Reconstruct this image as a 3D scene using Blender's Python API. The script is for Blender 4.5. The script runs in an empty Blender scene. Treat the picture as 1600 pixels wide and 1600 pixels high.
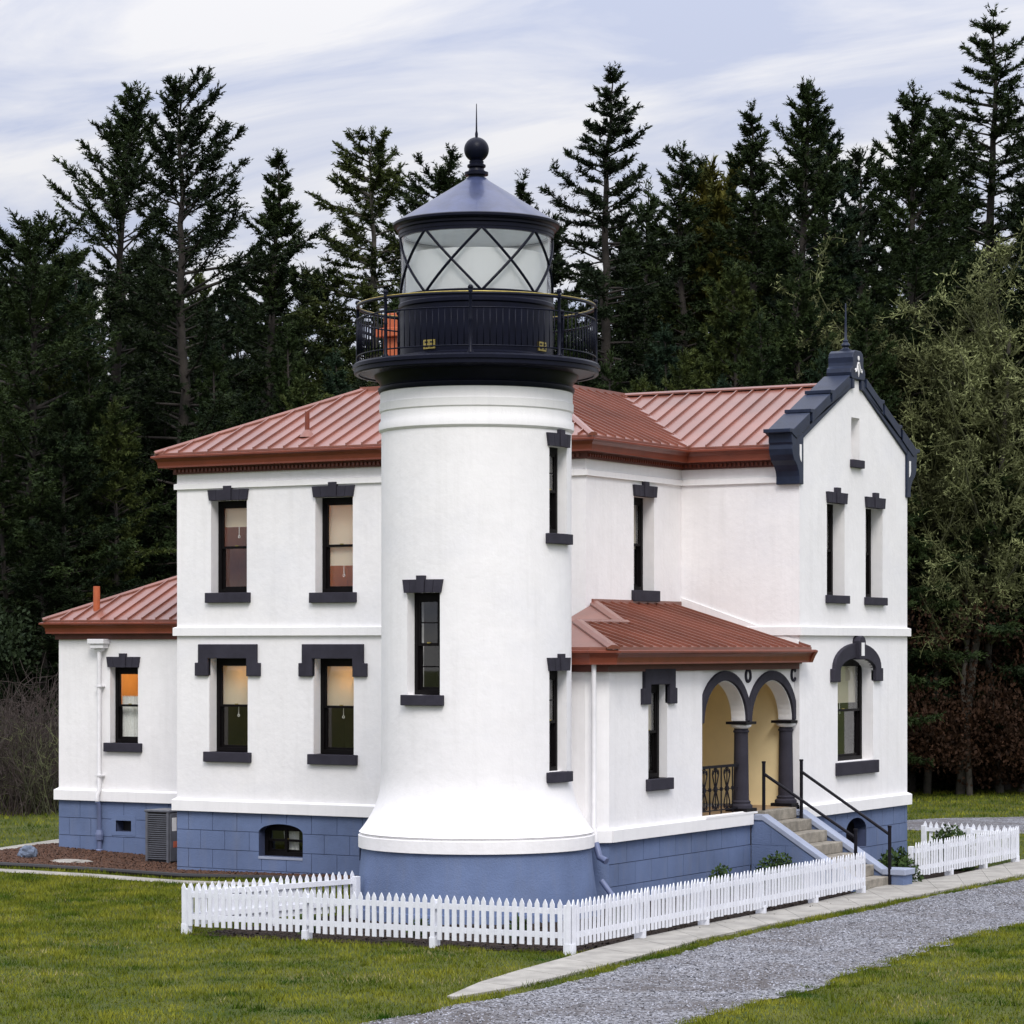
import bpy, bmesh, math, random
import numpy as np
from mathutils import Vector, Matrix, noise as mnoise

random.seed(7); RNG = np.random.default_rng(7)
scene = bpy.context.scene
COL = scene.collection

# ------------------------------------------------------------------ camera
F, H0, CAMZ = 4294.0, 1011.5, 4.1            # focal length in photo pixels, horizon row, eye height
YAW = math.radians(30.22)
VIEW = Vector((-math.sin(YAW), math.cos(YAW), 0)); RIGHT = Vector((math.cos(YAW), math.sin(YAW), 0)); UP = Vector((0, 0, 1))
CAM = -42.94 * VIEW + 0.555 * RIGHT + Vector((0, 0, CAMZ))     # the tower axis is the origin
cd = bpy.data.cameras.new('camera'); cam = bpy.data.objects.new('camera', cd); COL.objects.link(cam)
cam.location = CAM; cam.rotation_euler = (math.pi / 2, 0, YAW)
cd.sensor_width = 36; cd.lens = F / 1600 * 36; cd.shift_y = (H0 - 800) / 1600; cd.clip_end = 3000; cd.clip_start = 0.5
scene.camera = cam
scene.render.resolution_x = scene.render.resolution_y = 1024

# ------------------------------------------------------------------ sky, sun, exposure
SUN_EL, SUN_AZ = math.radians(46), math.radians(-54)          # azimuth as a maths angle: where the sun stands
w = bpy.data.worlds.new('World'); scene.world = w; w.use_nodes = True
nt = w.node_tree; nt.nodes.clear()
def N(nt, t, **kw):
    n = nt.nodes.new(t)
    for k, v in kw.items():
        if k in ('inp',):
            for i, val in v.items(): n.inputs[i].default_value = val
        else: setattr(n, k, v)
    return n
sky = N(nt, 'ShaderNodeTexSky', sky_type='NISHITA', sun_disc=False)
sky.sun_elevation = SUN_EL; sky.sun_rotation = math.pi / 2 - SUN_AZ
tc = N(nt, 'ShaderNodeTexCoord'); sep = N(nt, 'ShaderNodeSeparateXYZ'); nt.links.new(tc.outputs['Generated'], sep.inputs[0])
zc = N(nt, 'ShaderNodeMath', operation='MAXIMUM', inp={1: 0.0}); nt.links.new(sep.outputs[2], zc.inputs[0])
za = N(nt, 'ShaderNodeMath', operation='ADD', inp={1: 0.16}); nt.links.new(zc.outputs[0], za.inputs[0])
dx = N(nt, 'ShaderNodeMath', operation='DIVIDE'); dy = N(nt, 'ShaderNodeMath', operation='DIVIDE')
for d_, k in ((dx, 0), (dy, 1)):
    nt.links.new(sep.outputs[k], d_.inputs[0]); nt.links.new(za.outputs[0], d_.inputs[1])
cb = N(nt, 'ShaderNodeCombineXYZ'); nt.links.new(dx.outputs[0], cb.inputs[0]); nt.links.new(dy.outputs[0], cb.inputs[1])
rot = N(nt, 'ShaderNodeMapping'); rot.inputs['Rotation'].default_value = (0, 0, math.radians(-38)); rot.inputs['Scale'].default_value = (0.8, 1.9, 1)
nt.links.new(cb.outputs[0], rot.inputs[0])
cn = N(nt, 'ShaderNodeTexNoise', inp={'Scale': 2.1, 'Detail': 8.0, 'Roughness': 0.58, 'Distortion': 0.5}); nt.links.new(rot.outputs[0], cn.inputs['Vector'])
cr = N(nt, 'ShaderNodeValToRGB'); cr.color_ramp.elements[0].position = 0.38; cr.color_ramp.elements[0].color = (0.62, 0.67, 0.85, 1)
cr.color_ramp.elements[1].position = 0.60; cr.color_ramp.elements[1].color = (0.97, 0.96, 0.985, 1)
nt.links.new(cn.outputs['Fac'], cr.inputs[0])
z2 = N(nt, 'ShaderNodeMath', operation='POWER', inp={1: 1.6}); nt.links.new(zc.outputs[0], z2.inputs[0])
zen = N(nt, 'ShaderNodeMath', operation='MULTIPLY_ADD', inp={1: 1.75, 2: 0.62}); nt.links.new(z2.outputs[0], zen.inputs[0])   # overcast: brighter overhead
cm = N(nt, 'ShaderNodeVectorMath', operation='SCALE'); nt.links.new(cr.outputs[0], cm.inputs[0]); nt.links.new(zen.outputs[0], cm.inputs['Scale'])
ss = N(nt, 'ShaderNodeVectorMath', operation='SCALE'); ss.inputs['Scale'].default_value = 0.08; nt.links.new(sky.outputs[0], ss.inputs[0])
mx = N(nt, 'ShaderNodeMix', data_type='RGBA'); mx.inputs[0].default_value = 0.93
nt.links.new(ss.outputs[0], mx.inputs[6]); nt.links.new(cm.outputs[0], mx.inputs[7])
bg = N(nt, 'ShaderNodeBackground', inp={1: 1.0}); wo = N(nt, 'ShaderNodeOutputWorld')
nt.links.new(mx.outputs[2], bg.inputs[0]); nt.links.new(bg.outputs[0], wo.inputs[0])

sl = bpy.data.lights.new('sun', 'SUN'); sl.energy = 1.58; sl.angle = math.radians(22); sl.color = (1.0, 0.955, 0.9)
so = bpy.data.objects.new('sun', sl); COL.objects.link(so)
sdir = Vector((math.cos(SUN_AZ) * math.cos(SUN_EL), math.sin(SUN_AZ) * math.cos(SUN_EL), math.sin(SUN_EL)))
so.rotation_euler = sdir.to_track_quat('Z', 'Y').to_euler(); so.location = sdir * 60
vs = scene.view_settings
vs.view_transform = 'Standard'; vs.look = 'None'; vs.gamma = 1; vs.use_curve_mapping = False; vs.exposure = 0.36

# ------------------------------------------------------------------ photo pixel -> point on a known plane
def ray(px, py): return VIEW + (px - 800) / F * RIGHT + (H0 - py) / F * UP
def onX(px, py, X): r = ray(px, py); return CAM + r * ((X - CAM.x) / r.x)
def onY(px, py, Y): r = ray(px, py); return CAM + r * ((Y - CAM.y) / r.y)
def onZ(px, py, Z=0.0): r = ray(px, py); return CAM + r * ((Z - CAM.z) / r.z)
def atD(px, py, d): return CAM + ray(px, py) * d
def gz(x, y=0): return np.interp(x, [-60, -14, -9.7, 4.3, 60], [.35, 0, -.165, 0, 0])

# ------------------------------------------------------------------ materials
MATS = {}
def mat(name, col, rough=.6, var=.12, vscale=4., bump=0., bscale=60., metallic=0., spec=.5, coat=0., col2=None, detail=4., fine=0., fscale=200., obj=False, sheen=0., bdist=.01):
    m = bpy.data.materials.new(name); m.use_nodes = True; t = m.node_tree; b = t.nodes['Principled BSDF']
    b.inputs['Roughness'].default_value = rough; b.inputs['Metallic'].default_value = metallic
    b.inputs['Specular IOR Level'].default_value = spec; b.inputs['Coat Weight'].default_value = coat
    if obj: g = N(t, 'ShaderNodeTexCoord').outputs['Object']
    else: g = N(t, 'ShaderNodeNewGeometry').outputs['Position']
    n1 = N(t, 'ShaderNodeTexNoise', inp={'Scale': vscale, 'Detail': detail, 'Roughness': .6}); t.links.new(g, n1.inputs['Vector'])
    r = N(t, 'ShaderNodeValToRGB'); e = r.color_ramp.elements
    c2 = col2 if col2 else tuple(min(1, c * (1 + var)) for c in col); c1 = col if col2 else tuple(c * (1 - var) for c in col)
    e[0].position = .33; e[0].color = (*c1, 1); e[1].position = .67; e[1].color = (*c2, 1)
    t.links.new(n1.outputs['Fac'], r.inputs[0]); out = r.outputs[0]
    if fine:
        n3 = N(t, 'ShaderNodeTexNoise', inp={'Scale': fscale, 'Detail': 2.}); t.links.new(g, n3.inputs['Vector'])
        mr = N(t, 'ShaderNodeMapRange', inp={1: .3, 2: .7, 3: 1 - fine, 4: 1 + fine}); t.links.new(n3.outputs['Fac'], mr.inputs[0])
        sc = N(t, 'ShaderNodeVectorMath', operation='SCALE'); t.links.new(out, sc.inputs[0]); t.links.new(mr.outputs[0], sc.inputs['Scale']); out = sc.outputs[0]
    t.links.new(out, b.inputs['Base Color'])
    if bump:
        n2 = N(t, 'ShaderNodeTexNoise', inp={'Scale': bscale, 'Detail': 5., 'Roughness': .6}); t.links.new(g, n2.inputs['Vector'])
        bp = N(t, 'ShaderNodeBump', inp={'Strength': bump, 'Distance': bdist}); t.links.new(n2.outputs['Fac'], bp.inputs['Height']); t.links.new(bp.outputs[0], b.inputs['Normal'])
    MATS[name] = m; return m
def weather(m, amount=.12, col=(.50, .50, .53), sx=7., sz=.55):
    """vertical rain streaks and grime with a shape of their own"""
    t = m.node_tree; b = t.nodes['Principled BSDF']; src = b.inputs['Base Color'].links[0].from_socket
    g = N(t, 'ShaderNodeNewGeometry').outputs['Position']
    mp = N(t, 'ShaderNodeMapping'); mp.inputs['Scale'].default_value = (sx, sx, sz); t.links.new(g, mp.inputs[0])
    n = N(t, 'ShaderNodeTexNoise', inp={'Scale': 1., 'Detail': 6., 'Roughness': .65}); t.links.new(mp.outputs[0], n.inputs['Vector'])
    mr = N(t, 'ShaderNodeMapRange', inp={1: .5, 2: .78, 3: 0., 4: amount}); t.links.new(n.outputs['Fac'], mr.inputs[0])
    mxn = N(t, 'ShaderNodeMix', data_type='RGBA'); mxn.inputs[7].default_value = (*col, 1)
    t.links.new(mr.outputs[0], mxn.inputs[0]); t.links.new(src, mxn.inputs[6]); t.links.new(mxn.outputs[2], b.inputs['Base Color'])
mat('stucco', (.835, .82, .82), .85, .035, .5, .28, 11., bdist=.02, spec=.2, fine=.018, fscale=5); weather(MATS['stucco'], .22, (.55, .58, .68), .35, .6); weather(MATS['stucco'], .15, (.45, .43, .40), 5., .35)
mat('stucco_trim', (.83, .82, .82), .7, .03, 1.5, .25, 45., spec=.3); weather(MATS['stucco_trim'], .16, sx=9)
mat('foundation', (.124, .168, .290), .8, .14, 1.1, .7, 40., fine=.07, spec=.2, bdist=.015); weather(MATS['foundation'], .3, (.2, .21, .24), 3.5, .6)
mat('joint', (.05, .065, .13), .9)
mat('blue_cap', (.30, .335, .43), .7, .08, 3, .3, 60., spec=.2)
mat('slate_trim', (.036, .034, .046), .7, .15, 4, .3, 70., fine=.08, spec=.12)
mat('navy_trim', (.015, .022, .045), .42, .2, 5, .2, 50., spec=.22)
mat('navy_iron', (.0045, .0055, .014), .38, .2, 6, .1, 40., spec=.13)
mat('lantern_roof', (.04, .052, .115), .36, .25, 3.5, .12, 30., metallic=.35, coat=.2)
mat('black_paint', (.008, .007, .009), .5, .2, 6, spec=.12)
mat('frame_black', (.0055, .0045, .005), .5, .2, 6, spec=.1)
mat('iron', (.008, .0075, .012), .5, .3, 12, spec=.15)
mat('brass', (.42, .33, .10), .38, .2, 20, metallic=.8)
mat('roof_red', (.195, .066, .042), .45, .22, .7, .10, 7., spec=.35, coat=.7, fine=.04, fscale=30); MATS['roof_red'].node_tree.nodes['Principled BSDF'].inputs['Coat Roughness'].default_value = .3
mat('gutter_red', (.17, .038, .018), .38, .12, 3., .05, 10., spec=.5)
mat('soffit', (.10, .026, .016), .6, .15, 4)
mat('chimney_paint', (.42, .10, .035), .6, .12, 5, .2, 40)
mat('cream', (.86, .71, .42), .75, .05, 1.5, .3, 35.)
mat('ceiling_cream', (.82, .70, .45), .8)
mat('concrete', (.30, .285, .255), .85, .22, 2.2, .5, 60., fine=.14, fscale=120)
mat('concrete_step', (.26, .235, .195), .88, .30, 5., .6, 60., fine=.18, fscale=90)
mat('porch_floor', (.30, .20, .11), .7, .2, 3)
mat('fence_white', (.72, .735, .79), .5, .05, 9, .15, 60., fine=.03, fscale=60)
mat('lace', (.80, .80, .78), .8, .12, 40)
mat('room_dark', (.035, .03, .028), .9); mat('room_warm', (.60, .36, .15), .85, .1, 2); mat('room_brown', (.26, .10, .06), .85, .2, 2)
mat('lantern_drape', (.78, .80, .80), .8, .05, 3); mat('lantern_inner', (.82, .85, .86), .7, .05, 3)
mat('grey_metal', (.10, .105, .125), .5, .15, 8); mat('dark_gap', (.012, .012, .016), .7); mat('sticker', (.8, .8, .8), .5, .05, 5); mat('sticker_red', (.5, .12, .06), .5)
mat('white_metal', (.72, .71, .72), .45, .05, 5); mat('blue_metal', (.13, .16, .28), .5, .1, 5)
mat('edging', (.012, .012, .014), .6)
mat('boulder', (.10, .125, .175), .85, .4, 6, .9, 16, bdist=.03)
mat('bark', (.030, .025, .021), .95, .4, 3, .9, 22, obj=True, bdist=.03); mat('bark_pale', (.075, .068, .056), .95, .35, 4, .7, 20, obj=True)
mat('moss_bark', (.05, .05, .035), .95, col2=(.17, .185, .075), vscale=1.5, obj=True); mat('twig_brown', (.045, .032, .028), .9, .35, 3, obj=True)
def leafmat(name, a, b, sc=1.3):
    m = mat(name, a, .65, col2=b, vscale=sc, detail=5, spec=.08); return m
leafmat('needles', (0.008, 0.0165, 0.007), (0.036, 0.054, 0.017)); leafmat('needles_light', (0.013, 0.024, 0.008), (0.068, 0.084, 0.022)); leafmat('needles_dark', (0.0055, 0.011, 0.0055), (0.022, 0.034, 0.013))
leafmat('needles_blue', (0.0075, 0.017, 0.011), (0.026, 0.046, 0.024)); leafmat('leaf_yellow', (.034, .046, .013), (.12, .11, .022), 1.8)
leafmat('leaf_shrub', (.022, .045, .014), (.06, .095, .03), 6); leafmat('leaf_rust', (.016, .010, .007), (.045, .022, .012), 2); leafmat('moss', (.020, .023, .010), (.26, .285, .125), 1.0)
def ground_mat(name, c):
    """c: list of (noise scale, low colour, high colour, mix weight)"""
    m = bpy.data.materials.new(name); m.use_nodes = True; t = m.node_tree; b = t.nodes['Principled BSDF']; b.inputs['Roughness'].default_value = .95; b.inputs['Specular IOR Level'].default_value = .15
    g = N(t, 'ShaderNodeNewGeometry').outputs['Position']; prev = None
    for sc, lo, hi, wgt in c:
        n = N(t, 'ShaderNodeTexNoise', inp={'Scale': sc, 'Detail': 5., 'Roughness': .6}); t.links.new(g, n.inputs['Vector'])
        r = N(t, 'ShaderNodeValToRGB'); r.color_ramp.elements[0].position = .36; r.color_ramp.elements[0].color = (*lo, 1); r.color_ramp.elements[1].position = .64; r.color_ramp.elements[1].color = (*hi, 1)
        t.links.new(n.outputs['Fac'], r.inputs[0])
        if prev is None: prev = r.outputs[0]
        else:
            q = N(t, 'ShaderNodeMix', data_type='RGBA'); q.inputs[0].default_value = wgt; t.links.new(prev, q.inputs[6]); t.links.new(r.outputs[0], q.inputs[7]); prev = q.outputs[2]
    t.links.new(prev, b.inputs['Base Color'])
    n = N(t, 'ShaderNodeTexNoise', inp={'Scale': 25., 'Detail': 6.}); t.links.new(g, n.inputs['Vector']); bp = N(t, 'ShaderNodeBump', inp={'Strength': .8, 'Distance': .04}); t.links.new(n.outputs['Fac'], bp.inputs['Height']); t.links.new(bp.outputs[0], b.inputs['Normal'])
    MATS[name] = m
ground_mat('lawn', [(.30, (.03, .055, .008), (.085, .10, .018), 1), (1.3, (.022, .045, .008), (.15, .135, .038), .5), (14., (.015, .03, .006), (.085, .10, .025), .4)])
ground_mat('mulch', [(3., (.05, .028, .018), (.10, .055, .032), 1), (40., (.02, .012, .01), (.17, .09, .055), .6)])
def gravel_mat():
    m = bpy.data.materials.new('gravel'); m.use_nodes = True; t = m.node_tree; b = t.nodes['Principled BSDF']; b.inputs['Roughness'].default_value = .9; b.inputs['Specular IOR Level'].default_value = .25
    g = N(t, 'ShaderNodeNewGeometry').outputs['Position']
    v = N(t, 'ShaderNodeTexVoronoi', inp={'Scale': 34.}); t.links.new(g, v.inputs['Vector'])
    r = N(t, 'ShaderNodeValToRGB'); e = r.color_ramp.elements; e[0].color = (.012, .012, .014, 1); e[1].color = (.37, .375, .405, 1); e[0].position = .1; e[1].position = .95
    s = N(t, 'ShaderNodeSeparateColor'); t.links.new(v.outputs['Color'], s.inputs[0]); t.links.new(s.outputs[0], r.inputs[0])
    n = N(t, 'ShaderNodeTexNoise', inp={'Scale': .55, 'Detail': 8., 'Roughness': .7, 'Distortion': 1.2}); t.links.new(g, n.inputs['Vector'])
    mr = N(t, 'ShaderNodeMapRange', inp={1: .44, 2: .64, 3: 0., 4: .8}); t.links.new(n.outputs['Fac'], mr.inputs[0])
    q = N(t, 'ShaderNodeMix', data_type='RGBA'); q.inputs[7].default_value = (.085, .074, .070, 1); t.links.new(mr.outputs[0], q.inputs[0]); t.links.new(r.outputs[0], q.inputs[6]); t.links.new(q.outputs[2], b.inputs['Base Color'])
    bp = N(t, 'ShaderNodeBump', inp={'Strength': .9, 'Distance': .02}); t.links.new(v.outputs['Distance'], bp.inputs['Height']); bp.invert = True; t.links.new(bp.outputs[0], b.inputs['Normal'])
    MATS['gravel'] = m
gravel_mat()
mat('stone_chip', (.05, .05, .06), .9, col2=(.42, .43, .48), vscale=30)
ground_mat('shaded_soil', [(3., (.016, .012, .010), (.035, .024, .018), 1), (40., (.01, .008, .007), (.05, .032, .022), .5)])  # bed soil with the shade under the fence put into its colour
mat('soil_chip', (.022, .014, .010), .95, .7, 30)  # chips darkened along with the shaded bed
mat('mulch_chip', (.075, .035, .02), .95, .7, 30); mat('grass_blade', (.018, .054, .004), .8, col2=(.225, .225, .028), vscale=.85, detail=8, spec=.03)
def glass_mat(name, tint=(.965, .97, .965), refl=1.0):
    m = bpy.data.materials.new(name); m.use_nodes = True; t = m.node_tree; t.nodes.remove(t.nodes['Principled BSDF']); o = t.nodes['Material Output']
    tr = N(t, 'ShaderNodeBsdfTransparent'); tr.inputs[0].default_value = (*tint, 1); gl = N(t, 'ShaderNodeBsdfGlossy'); gl.inputs['Roughness'].default_value = .015; gl.inputs[0].default_value = (refl, refl, refl, 1)
    fr = N(t, 'ShaderNodeFresnel'); gb = N(t, 'ShaderNodeNewGeometry'); io = N(t, 'ShaderNodeMapRange', inp={3: 1.5, 4: 1 / 1.5}); t.links.new(gb.outputs['Backfacing'], io.inputs[0]); t.links.new(io.outputs[0], fr.inputs[0]); mxs = N(t, 'ShaderNodeMixShader'); t.links.new(fr.outputs[0], mxs.inputs[0]); t.links.new(tr.outputs[0], mxs.inputs[1]); t.links.new(gl.outputs[0], mxs.inputs[2]); t.links.new(mxs.outputs[0], o.inputs[0]); MATS[name] = m
glass_mat('glass')
def cloth_mat(name, a, b, mixf):
    m = bpy.data.materials.new(name); m.use_nodes = True; t = m.node_tree; t.nodes.remove(t.nodes['Principled BSDF']); d1 = N(t, 'ShaderNodeBsdfDiffuse'); d1.inputs[0].default_value = (*a, 1); d2 = N(t, 'ShaderNodeBsdfTranslucent'); d2.inputs[0].default_value = (*b, 1); x = N(t, 'ShaderNodeMixShader', inp={0: mixf})
    t.links.new(d1.outputs[0], x.inputs[1]); t.links.new(d2.outputs[0], x.inputs[2]); t.links.new(x.outputs[0], t.nodes['Material Output'].inputs[0]); MATS[name] = m
cloth_mat('blind', (.88, .83, .70), (.85, .74, .5), .45)

# ------------------------------------------------------------------ mesh helpers
class Frame:
    """s along the wall, n outwards, z up; curved frames wrap s round the tower"""
    def __init__(f, o, r, n, R=None): f.o, f.r, f.n, f.R = Vector(o), Vector(r), Vector(n), R
    def __call__(f, s, n, z):
        if f.R:
            a = s / f.R; rr = f.R + n
            return Vector((f.n.x * rr * math.cos(a) + f.r.x * rr * math.sin(a), f.n.y * rr * math.cos(a) + f.r.y * rr * math.sin(a), z))
        return f.o + f.r * s + f.n * n + Vector((0, 0, z))
def FR(Y): return Frame((0, Y, 0), (1, 0, 0), (0, -1, 0))       # wall that faces -Y
def SD(X): return Frame((X, 0, 0), (0, 1, 0), (1, 0, 0))        # wall that faces +X
WORLD = Frame((0, 0, 0), (1, 0, 0), (0, -1, 0))
class MB:
    def __init__(m): m.v = []; m.f = []
    def add(m, vs, fs):
        b = len(m.v); m.v += [tuple(v) for v in vs]; m.f += [tuple(b + i for i in f) for f in fs]; return m
    def box(m, fr, s0, s1, n0, n1, z0, z1, div=1):
        for k in range(div):
            a, b = s0 + (s1 - s0) * k / div, s0 + (s1 - s0) * (k + 1) / div
            vs = [fr(s, n, z) for z in (z0, z1) for n in (n0, n1) for s in (a, b)]
            fs = [(0, 1, 3, 2), (4, 6, 7, 5), (0, 4, 5, 1), (2, 3, 7, 6)]
            if k == 0: fs.append((0, 2, 6, 4))
            if k == div - 1: fs.append((1, 5, 7, 3))
            m.add(vs, fs)
        return m
    def prism(m, fr, pts, n0, n1):
        k = len(pts); vs = [fr(s, n0, z) for s, z in pts] + [fr(s, n1, z) for s, z in pts]
        m.add(vs, [tuple(range(k))[::-1], tuple(range(k, 2 * k))] + [(i, (i + 1) % k, k + (i + 1) % k, k + i) for i in range(k)]); return m
    def bar(m, a, b, r, seg=8, r2=None):
        a, b = Vector(a), Vector(b); d = (b - a).normalized(); u = d.orthogonal().normalized(); w_ = d.cross(u); r2 = r if r2 is None else r2
        vs = [a + (u * math.cos(t) + w_ * math.sin(t)) * r for t in [2 * math.pi * i / seg for i in range(seg)]] + [b + (u * math.cos(t) + w_ * math.sin(t)) * r2 for t in [2 * math.pi * i / seg for i in range(seg)]]
        m.add(vs, [(i, (i + 1) % seg, seg + (i + 1) % seg, seg + i) for i in range(seg)] + [tuple(range(seg))[::-1], tuple(range(seg, 2 * seg))]); return m
    def path(m, pts, r, seg=6, closed=False):
        pts = [Vector(p) for p in pts]; n = len(pts); rings = []; ref = None
        for i, p in enumerate(pts):
            q = pts[(i + 1) % n] if (closed or i < n - 1) else p; o = pts[i - 1] if (closed or i > 0) else p
            d = (q - o).normalized()
            if ref is None: ref = d.orthogonal()
            u = (ref - d * ref.dot(d)).normalized(); ref = u; v = d.cross(u); rr = r[i] if hasattr(r, '__len__') else r
            rings.append([p + (u * math.cos(2 * math.pi * k / seg) + v * math.sin(2 * math.pi * k / seg)) * rr for k in range(seg)])
        vs = [x for g in rings for x in g]; fs = []
        for i in range(n if closed else n - 1):
            j = (i + 1) % n
            for k in range(seg): fs.append((i * seg + k, i * seg + (k + 1) % seg, j * seg + (k + 1) % seg, j * seg + k))
        if not closed: fs += [tuple(range(seg))[::-1], tuple(range((n - 1) * seg, n * seg))]
        m.add(vs, fs); return m
    def lathe(m, prof, seg=64, c=(0, 0)):
        k = len(prof); vs = [(c[0] + r * math.cos(2 * math.pi * i / seg), c[1] + r * math.sin(2 * math.pi * i / seg), z) for i in range(seg) for r, z in prof]; fs = []
        for i in range(seg):
            j = (i + 1) % seg
            for q in range(k - 1):
                fs.append((i * k + q, j * k + q, j * k + q + 1, i * k + q + 1))
        m.add(vs, fs); return m
    def build(m, name, mt, parent=None, root=None, smooth=False, bevel=0, kind=None, label=None):
        me = bpy.data.meshes.new(name); off = Vector(root.location) if root else Vector((0, 0, 0))
        me.from_pydata([(v[0] - off.x, v[1] - off.y, v[2] - off.z) for v in m.v], [], m.f)
        bm = bmesh.new(); bm.from_mesh(me); bmesh.ops.remove_doubles(bm, verts=bm.verts, dist=1e-5); bmesh.ops.recalc_face_normals(bm, faces=bm.faces); bm.to_mesh(me); bm.free()
        me.materials.append(MATS[mt]); o = bpy.data.objects.new(name, me); COL.objects.link(o)
        if parent: o.parent = parent
        if smooth:
            me.shade_smooth()
            if smooth == 'auto':
                md = o.modifiers.new('edge', 'EDGE_SPLIT'); md.split_angle = math.radians(38)
        if bevel:
            b = o.modifiers.new('bevel', 'BEVEL'); b.width = bevel; b.segments = 2; b.limit_method = 'ANGLE'; b.angle_limit = math.radians(40)
        if kind: o['kind'] = kind
        if label: o['label'] = label
        return o
def thing(name, label, cat, loc=(0, 0, 0), group=None):
    o = bpy.data.objects.new(name, None); COL.objects.link(o); o.location = loc; o['label'] = label; o['category'] = cat; o.empty_display_size = .2
    if group: o['group'] = group
    return o
def tag(o, label, cat, group=None):
    o['label'] = label; o['category'] = cat
    if group: o['group'] = group
    return o
def npmesh(name, v, f, mt, parent=None, smooth=False):
    me = bpy.data.meshes.new(name); v = np.asarray(v, np.float32); f = np.asarray(f, np.int32); k = f.shape[1]
    me.vertices.add(len(v)); me.vertices.foreach_set('co', v.ravel()); me.loops.add(f.size); me.loops.foreach_set('vertex_index', f.ravel())
    me.polygons.add(len(f)); me.polygons.foreach_set('loop_start', np.arange(0, f.size, k, dtype=np.int32)); me.update(calc_edges=True)
    if mt: me.materials.append(MATS[mt])
    if smooth: me.shade_smooth()
    o = bpy.data.objects.new(name, me); COL.objects.link(o)
    if parent: o.parent = parent
    return o
def shared(name, me, parent, loc, rz=0):
    o = bpy.data.objects.new(name, me); COL.objects.link(o); o.parent = parent; o.location = loc; o.rotation_euler = (0, 0, rz); return o

def gz(x, y=0.0):
    x = np.asarray(x, float); y = np.asarray(y, float)
    return np.interp(x, [-70, -14, -9.7, 0, 4.3, 60], [.5, 0, -.165, -.06, 0, 0]) + np.interp(y, [-5, 0, 8, 14, 30, 80], [0, -.04, -.13, -.16, -.1, .1]) * np.clip(x / 4, 0, 1)
def onG(px, py):
    z = 0.
    for _ in range(5): p = onZ(px, py, z); z = float(gz(p.x, p.y))
    return onZ(px, py, z)
def inside(poly, x, y):
    poly = np.asarray(poly); n = len(poly); c = np.zeros(len(x), bool); j = n - 1
    for i in range(n):
        xi, yi = poly[i]; xj, yj = poly[j]
        c ^= ((yi > y) != (yj > y)) & (x < (xj - xi) * (y - yi) / (yj - yi + 1e-12) + xi); j = i
    return c

# ================================================================== GROUND
WALK_A = [onG(x, y).xy for x, y in [(698, 1561), (731, 1544.5), (783, 1528), (835.5, 1512.5), (894, 1497), (955, 1479), (1002.5, 1468), (1064, 1455), (1157, 1436), (1240, 1420), (1346, 1396), (1391, 1382), (1427, 1380), (1505, 1367), (1588, 1347), (1680, 1330)]]
WALK_B = [onG(x, y).xy for x, y in [(712, 1562), (750, 1557.6), (797.5, 1549), (860, 1533), (931, 1515.6), (988, 1500), (1036, 1488), (1097.5, 1470), (1145, 1460), (1188, 1450), (1240, 1440), (1298, 1429.5), (1358, 1417), (1410, 1407), (1457.5, 1397), (1517, 1385.5), (1600, 1369), (1700, 1352)]]
GRAV_A = [onG(x, y).xy for x, y in [(480, 1622), (591, 1595), (664.5, 1584), (712, 1570), (774, 1562), (845, 1547), (922, 1528), (988, 1507), (1050, 1494), (1109, 1476), (1192.5, 1456), (1240, 1447), (1303, 1434), (1362.5, 1422.5), (1410, 1411), (1457, 1401), (1517, 1390), (1600, 1374), (1800, 1350)]]
GRAV_B = [onG(x, y).xy for x, y in [(960, 1640), (1073, 1600), (1186, 1569), (1285, 1540), (1350, 1517), (1419.5, 1497), (1481, 1475.8), (1548, 1456.8), (1600, 1446), (1800, 1415)]]
def jag(pl, amp=.06, step=.12, seed=1):
    out = []; rs = random.Random(seed)
    for a, b in zip(pl[:-1], pl[1:]):
        n = max(1, int((b - a).length / step)); d = (b - a).normalized(); p = Vector((-d.y, d.x))
        for k in range(n):
            q = a.lerp(b, k / n); out.append(q + p * (amp * (mnoise.noise(Vector((q.x * 1.7, q.y * 1.7, seed))) * 1.6 + rs.uniform(-.3, .3))))
    return out + [pl[-1]]
GRAVEL = jag(GRAV_A, .035, seed=3) + jag(GRAV_B, .12, seed=5)[::-1]
def sheet(name, poly, dz, mt, kind='structure', maxlen=None):
    bm = bmesh.new(); vs = [bm.verts.new((p[0], p[1], 0)) for p in poly]; bm.faces.new(vs)
    bmesh.ops.triangulate(bm, faces=bm.faces); bmesh.ops.subdivide_edges(bm, edges=[e for e in bm.edges if e.calc_length() > 2.5], cuts=3)
    bmesh.ops.triangulate(bm, faces=bm.faces)
    for v in bm.verts: v.co.z = float(gz(v.co.x, v.co.y)) + dz
    bmesh.ops.recalc_face_normals(bm, faces=bm.faces)
    me = bpy.data.meshes.new(name); bm.to_mesh(me); bm.free()
    if me.polygons[0].normal.z < 0: me.flip_normals()
    me.materials.append(MATS[mt]); o = bpy.data.objects.new(name, me); COL.objects.link(o)
    if kind: o['kind'] = kind
    return o
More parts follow.
